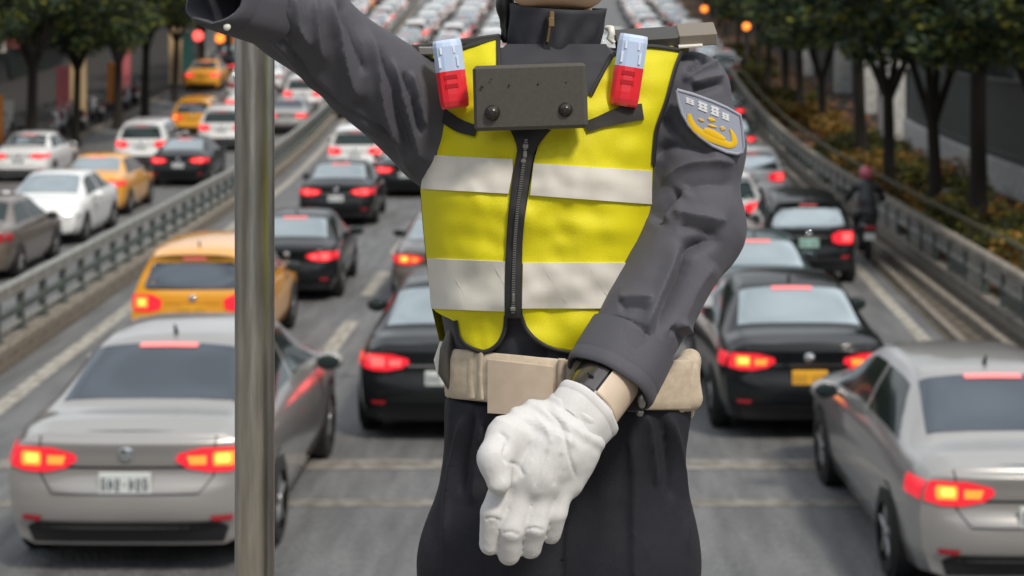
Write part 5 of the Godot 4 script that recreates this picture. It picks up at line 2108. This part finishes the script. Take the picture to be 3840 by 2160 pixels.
func sleeve_patch(t: Node3D) -> void:
	mat("patch_cloth", lin(0.33, 0.37, 0.47), 0.75)
	mat("patch_gold", lin(0.85, 0.52, 0.01), 0.6)
	mat("patch_pale_gold", lin(0.70, 0.45, 0.10), 0.6)
	mat("patch_white", lin(0.80, 0.82, 0.86), 0.6)
	mat("patch_border", lin(0.30, 0.32, 0.40), 0.7)
	var edge := PackedVector2Array([Vector2(677, 90), Vector2(693, 94.5), Vector2(711, 101), Vector2(727, 108), Vector2(740, 115.5), Vector2(742, 128), Vector2(743.5, 146), Vector2(742.5, 152), Vector2(737, 154), Vector2(726, 152), Vector2(712, 145.5), Vector2(699, 136), Vector2(689, 125.5), Vector2(682, 113), Vector2(678.5, 101)])
	# the patch curves round the upper arm
	var zf := func(x: float, y: float) -> float: return 0.074 - pow((x - 700.0) / 44.0, 2.0) * 0.012 - (y - 120.0) * 0.00008
	var mb := MB.new()
	var mid := Vector2(712, 122)
	var rings := 6
	var n := edge.size()
	for k in rings + 1:
		for q in edge:
			var p := mid.lerp(q, float(k) / rings)
			mb.v.append(fig(p.x, p.y, zf.call(p.x, p.y)))
	for k in rings:
		for j in n:
			var a := k * n + j
			var b := k * n + (j + 1) % n
			mb.i.append_array(PackedInt32Array([a, b, b + n, a, b + n, a + n]))
	var p := part(mb, "sleeve_patch", M.patch_cloth, t)
	mb = MB.new()
	var pts := []
	var rr := []
	for j in n + 1:
		var q: Vector2 = edge[j % n]
		pts.append(fig(q.x, q.y, zf.call(q.x, q.y) - 0.001))
		rr.append(0.0024)
	mb.tube(pts, rr, 8, false)
	part(mb, "border", M.patch_border, p)
	mb = MB.new()
	rows_back(mb, edge, zf, mid)
	part(mb, "backing", M.binding, p)
	# embroidery: a golden crescent with its mount and three dots, four white characters along the top
	mb = MB.new()
	strip(mb, [[689, 114, 3.5], [690.5, 121, 6], [695, 128.5, 7.2], [702.5, 134, 7.6], [713, 139, 7.6], [723.5, 143, 6.8], [730.5, 145.2, 6], [734.5, 142, 6], [733, 135, 4.2], [730, 129, 1.0]], 6.0, zf, 0.0008, 0.002, 0.0006)
	strip(mb, [[704, 130, 5], [711, 133, 8], [718, 136.5, 7], [725, 139.5, 3]], 6.0, zf, 0.0010, 0.002, 0.0006)
	part(mb, "crescent", M.patch_gold, p)
	for q in [[701.3, 120, 5.6, 3.4], [711.5, 119.6, 7.4, 4.4], [712.5, 126, 8.6, 2.6], [722.8, 128.4, 5.0, 5.4]]:
		mb = MB.new()
		strip(mb, [[q[0] - q[2] / 2.0, q[1] - 1.2, 0.8], [q[0], q[1], q[3]], [q[0] + q[2] / 2.0, q[1] + 1.2, 0.8]], 3.0, zf, 0.0009, 0.002, 0.0005)
		part(mb, "dot", M.patch_gold if q[2] > 6.0 else M.patch_pale_gold, p)
	for q in [[690.0, 101.4, 9.0, 5.4], [702.8, 106.8, 9.8, 8.6], [715.0, 111.2, 8.4, 9.0], [725.6, 116.6, 7.6, 6.6]]:
		mb = MB.new()
		for k in 3:
			var v: float = (k - 1) * q[3] * 0.36
			strip(mb, [[q[0] - q[2] * 0.46, q[1] + v - q[2] * 0.19], [q[0] + q[2] * 0.46, q[1] + v + q[2] * 0.19]], q[3] * 0.22, zf, 0.0009, 0.0016)
		for k in 2:
			var u: float = (k - 0.5) * q[2] * 0.5
			strip(mb, [[q[0] + u - 0.4, q[1] - q[3] * 0.48 + u * 0.42], [q[0] + u + 0.4, q[1] + q[3] * 0.48 + u * 0.42]], q[2] * 0.2, zf, 0.0011, 0.0016)
		part(mb, "character", M.patch_white, p)


func rows_back(mb: MB, edge: PackedVector2Array, zf: Callable, mid: Vector2) -> void:
	var rows := []
	for k in 2:
		var row := PackedVector3Array()
		for q in edge:
			row.append(fig(q.x, q.y, zf.call(q.x, q.y) - 0.001 - k * 0.012))
		rows.append(row)
	mb.grid(rows, true)


func belt(t: Node3D) -> void:
	var cx := 571.0
	var ax := 123.0
	var bz := 0.128
	var zf := func(x: float, _y: float) -> float: return bz * sqrt(maxf(1.0 - pow((x - cx) / ax, 2.0), 0.0))
	var mid := func(x: float) -> float: return 374.0 + minf(x - 460.0, 110.0) * 0.10
	var mb := MB.new()
	var rows := []
	for k in [[-1, 0.0], [-0.92, 1.0], [-0.6, 1.25], [0.0, 1.3], [0.6, 1.25], [0.92, 1.0], [1, 0.0]]:
		var row := PackedVector3Array()
		for j in 72:
			var an := TAU * j / 72.0
			var x := cx + ax * cos(an)
			var pad := 0.0035 * maxf(0.0, sin((x - 450.0) * 0.16)) * (1.0 if absf(k[0]) < 0.7 else 0.3)
			var y: float = mid.call(x) + k[0] * 25.0
			var o: float = 0.004 * k[1] + pad
			row.append(fig(x, 40.0 + (y - 40.0) * (FIG - bz * sin(an)) / FIG, 0.0) + Vector3(cos(an) * o, 0, bz * sin(an) + sin(an) * o))
		rows.append(row)
	mb.grid(rows, true)
	var b := part(mb, "belt", M.belt_leather, t)
	mb = MB.new()
	var rw := []
	for k in 7:
		var row := PackedVector3Array()
		for j in 13:
			var x := lerpf(487.5, 553.0, j / 12.0)
			var y: float = lerpf(359.5, 413.0, k / 6.0) + (x - 487.0) * 0.115 * (1.0 - k / 14.0)
			row.append(fig(x, y, zf.call(x, y) + 0.014))
		rw.append(row)
	skirt(mb, rw, 0.012)
	part(mb, "buckle", M.buckle, b)
	# keepers beside the buckle
	for q in [[470.0, 9.0, 23.5], [480.5, 6.0, 23.5], [460.0, 6.0, 22.5], [562.0, 7.0, 24.0]]:
		mb = MB.new()
		var y: float = mid.call(q[0])
		strip(mb, [[q[0], y - q[2]], [q[0] - 1.0, y], [q[0] + 0.5, y + q[2]]], q[1], zf, 0.010, 0.014, 0.003)
		part(mb, "belt_keeper", M.belt_leather, b)
	# pouch on the far hip and the dark holder on the near hip
	var f := bones_field([[fig(684, 372, 0.03), fig(690, 398, 0.03), 0.020, 0.018], [fig(690, 360, 0.0), fig(686, 412, 0.0), 0.016, 0.012], [fig(672, 385, 0.05), fig(674, 405, 0.05), 0.016, 0.014]], 0.02)
	part(net(f, fig(650, 440, 0.0) + Vector3(0, 0, -0.04), fig(712, 330, 0.0) + Vector3(0, 0, 0.1), 0.004), "pouch", M.belt_leather, b)
	mb = MB.new()
	strip(mb, [[679, 362], [681, 385], [678, 408]], 2.2, func(_x, _y): return 0.056, 0.002, 0.006)
	part(mb, "pouch_zip", M.binding, b)
	mb = MB.new()
	mb.tube([fig(452, 332, 0.03), fig(448, 350, 0.04), fig(446, 372, 0.04), fig(452, 388, 0.04)], [0.010, 0.016, 0.016, 0.009], 12, true, 0.7)
	part(mb, "torch_holder", M.unit_case, b)
	mb = MB.new()
	mb.tube([fig(444, 342, 0.02), fig(440, 360, 0.02), fig(442, 376, 0.02)], [0.006, 0.009, 0.006], 10)
	part(mb, "cuff_case", M.clip_white, b)


func lower_body(t: Node3D) -> void:
	var la := [bone([518, 420, -0.005, 66], [503, 560, -0.01, 78]), bone([503, 560, -0.01, 78], [492, 760, -0.01, 66]), bone([492, 760, -0.01, 66], [486, 1010, -0.02, 52]), bone([618, 420, -0.005, 66], [618, 560, -0.01, 76]), bone([618, 560, -0.01, 76], [628, 760, -0.01, 66]), bone([628, 760, -0.01, 66], [636, 1010, -0.02, 52]), bone([524, 400, 0, 70], [618, 400, 0, 70])]
	var bf := bones_field(la, 0.04)
	var f := func(p: Vector3) -> float:
		var px := 560.0 + p.x * 720.0
		var py := 40.0 + (EYE - DECK - p.y) * 720.0
		var fo := 0.0025 * sin(px * 0.2) * smoothstep(560.0, 420.0, py)
		fo += 0.003 * nz.get_noise_3d(p.x * 6.0, p.y * 2.5, p.z * 6.0)
		return maxf(bf.call(p) - fo, maxf((392.0 - py) / 720.0, (py - 1040.0) / 720.0))
	var tm := net(f, fig(390, 1060) + Vector3(0, 0, -0.16), fig(745, 370) + Vector3(0, 0, 0.16), 0.0085)
	crease(tm, TROUSER_FOLDS)
	part(tm, "trousers", M.trousers, t)
	for s in [486.0, 636.0]:
		var o := fig(s, 1070, 0.0)
		var sh := bones_field([[o + Vector3(0, 0.045, -0.05), o + Vector3(0, 0.035, 0.13), 0.042, 0.036], [o + Vector3(0, 0.09, -0.04), o + Vector3(0, 0.05, 0.03), 0.042, 0.042]], 0.03)
		var sf := func(p: Vector3) -> float: return maxf(sh.call(p), -p.y)
		part(net(sf, o + Vector3(-0.08, -0.02, -0.12), o + Vector3(0.08, 0.15, 0.2), 0.008), "shoe", M.shoe, t)


func hands(t: Node3D) -> void:
	# wrist and the bracelet on it
	var a := fig(622, 362, 0.14)
	var b := fig(578, 420, 0.215)
	var mb := MB.new()
	mb.tube([a, a.lerp(b, 0.5), b], [fr(29, 0.15), fr(27, 0.18), fr(27, 0.2)], 24)
	part(mb, "wrist", M.binding, t)
	var dir := (b - a).normalized()
	var x := dir.cross(Vector3(0, 0, 1)).normalized()
	var y := x.cross(dir).normalized()
	if x.x > 0.0:
		x = -x
	for h in 2:
		mb = MB.new()
		var rows := []
		for q in [[0.26, 0.0], [0.27, 1.0], [0.78, 1.0], [0.79, 0.0]]:
			var row := PackedVector3Array()
			for s in 17:
				var an := (-0.62 + 1.28 * s / 16.0 if h == 0 else 0.70 + 1.9 * s / 16.0) * PI * 0.6
				var rr: float = fr(29.0, 0.18) + 0.004 * q[1]
				row.append(a.lerp(b, q[0]) + (x * cos(an) + y * sin(an)) * rr)
			rows.append(row)
		mb.grid(rows, false, true)
		mat("bracelet_steel", lin(0.16, 0.15, 0.15), 0.22, 0.9)
		var br := part(mb, "bracelet_plate" if h == 0 else "bracelet_strap", M.bracelet_steel if h == 0 else M.buckle, t)
		if h == 0:
			mb = MB.new()
			mb.tube([fig(588, 372, 0.212), fig(593, 376, 0.214)], [0.0022, 0.0022], 8)
			part(mb, "slot", M.binding, br)
	# lowered gloved hand
	var fingers := [[[506, 480, 0.262, 13.5], [493, 512, 0.274, 12.5], [490, 544, 0.262, 11]], [[523, 492, 0.264, 13.5], [512, 530, 0.276, 12.5], [509, 554, 0.262, 11.5]], [[543, 492, 0.260, 13.5], [535, 526, 0.270, 12.5], [531, 548, 0.256, 11]], [[562, 484, 0.250, 13], [556, 512, 0.258, 11.5], [551, 534, 0.246, 10]]]
	var bones := [bone([580, 416, 0.207, 34], [556, 444, 0.228, 40]), bone([556, 444, 0.228, 39], [536, 470, 0.244, 36]), bone([524, 440, 0.228, 27], [514, 474, 0.25, 21]), bone([580, 444, 0.22, 21], [566, 482, 0.24, 18]), bone([534, 426, 0.225, 25], [507, 437, 0.262, 19]), bone([507, 437, 0.262, 19], [494, 458, 0.288, 15]), bone([494, 458, 0.288, 15], [499, 482, 0.296, 12.5])]
	var palm := bones_field(bones, 0.014)
	var fb := []
	for f in fingers:
		fb.append(bone(f[0], f[1]))
		fb.append(bone(f[1], f[2]))
	var fing := bones_field(fb, 0.0022)
	var gf := func(p: Vector3) -> float:
		var d: float = palm.call(p)
		var e: float = fing.call(p)
		var k := 0.006
		var m := maxf(k - absf(d - e), 0.0)
		var sx := 560.0 + p.x * LENS / (FIG - p.z)
		var sy := 40.0 + (EYE - DECK - p.y) * LENS / (FIG - p.z)
		# three sewn points on the back of the hand and soft creases at the wrist
		var sew := 0.0
		for q in [[534.0, -0.36], [550.0, -0.30], [566.0, -0.24]]:
			var s: float = sx - q[0] - (sy - 455.0) * q[1]
			sew += 0.0016 * exp(-s * s / 5.0) * smoothstep(432.0, 440.0, sy) * smoothstep(484.0, 474.0, sy)
		var cr := 0.0018 * sin((sx * 0.62 - sy) * 0.33) * smoothstep(452.0, 425.0, sy - (sx - 560.0) * 0.3)
		return minf(d, e) - m * m * 0.25 / k - sew - cr - 0.0007 * nz.get_noise_3d(p.x * 18.0, p.y * 18.0, p.z * 18.0)
	var gm := net(gf, fig(468, 575, 0.25) + Vector3(0, 0, -0.12), fig(628, 360, 0.25) + Vector3(0, 0, 0.09), 0.0036)
	crease(gm, GLOVE_FOLDS)
	var g := part(gm, "glove", M.glove, t)
	mb = MB.new()
	cuff_ring(mb, fig(570, 428, 0.219), fig(588, 406, 0.200), fr(33.5, 0.2), fr(37, 0.2), 0.003)
	part(mb, "glove_cuff", M.glove, g)
	# raised gloved hand
	var up := [bone([214, -40, 0.23, 24], [205, -50, 0.25, 29]), bone([205, -40, 0.25, 30], [196, -72, 0.265, 31]), bone([216, -42, 0.25, 20], [234, -72, 0.265, 13]), bone([234, -72, 0.265, 13], [240, -92, 0.27, 10])]
	for q in [[174, -84, 162, -128], [188, -92, 180, -146], [203, -93, 200, -150], [218, -88, 218, -138]]:
		up.append(bone([q[0], q[1], 0.268, 11], [lerpf(q[0], q[2], 0.55), lerpf(q[1], q[3], 0.55), 0.275, 10]))
		up.append(bone([lerpf(q[0], q[2], 0.55), lerpf(q[1], q[3], 0.55), 0.275, 10], [q[2], q[3], 0.272, 8.5]))
	part(net(bones_field(up, 0.008), fig(148, 10, 0.25) + Vector3(0, 0, -0.1), fig(256, -172, 0.25) + Vector3(0, 0, 0.09), 0.0042), "glove", M.glove, t)


func head(t: Node3D) -> void:
	var hb := [bone([556, -98, -0.018, 60], [556, -70, 0.0, 57]), bone([536, -20, 0.028, 30], [580, -20, 0.028, 30]), bone([556, -48, 0.03, 46], [556, -70, 0.02, 52]), bone([556, -42, 0.102, 8], [556, -66, 0.090, 5]), bone([556, 10, -0.03, 36], [556, 66, -0.035, 38])]
	for s in [-1.0, 1.0]:
		hb.append(bone([556 + 55 * s, -58, -0.01, 7], [556 + 56 * s, -42, -0.005, 6]))
	var h := part(net(bones_field(hb, 0.018), fig(480, 80, 0.0) + Vector3(0, 0, -0.13), fig(632, -170, 0.0) + Vector3(0, 0, 0.13), 0.0048), "head", M.skin, t)
	for s in [-1.0, 1.0]:
		var mb := MB.new()
		mb.ball(fig(556 + 21 * s, -62, 0.080), Vector3(0.013, 0.0065, 0.009), 12, 8)
		var e := part(mb, "eye", M.eye_white, h)
		mb = MB.new()
		mb.ball(fig(556 + 21 * s, -62, 0.0868), Vector3(0.0055, 0.0055, 0.004), 12, 8)
		part(mb, "iris", M.eye_dark, e)
		mb = MB.new()
		mb.tube([fig(556 + 10 * s, -73, 0.090), fig(556 + 21 * s, -76, 0.085), fig(556 + 33 * s, -73, 0.073)], [0.002, 0.0028, 0.0015], 8)
		part(mb, "eyebrow", M.hair, h)
	var lp := MB.new()
	lp.ball(fig(556, -27, 0.083), Vector3(0.022, 0.0065, 0.008), 14, 8)
	part(lp, "mouth", M.lip, h)
	var hair := [bone([556, -106, -0.03, 62], [556, -84, -0.035, 62]), bone([510, -95, -0.01, 14], [507, -40, -0.02, 11]), bone([602, -95, -0.01, 14], [606, -40, -0.02, 11]), bone([530, -128, 0.04, 20], [582, -128, 0.04, 20]), bone([556, -70, -0.075, 40], [556, 0, -0.075, 30]), bone([507, -40, -0.02, 11], [505, 6, -0.012, 6]), bone([505, 6, -0.012, 6], [505, 40, 0.0, 4.5])]
	part(net(bones_field(hair, 0.02), fig(470, 60, 0.0) + Vector3(0, 0, -0.18), fig(640, -190, 0.0) + Vector3(0, 0, 0.11), 0.0052), "hair", M.hair, t)
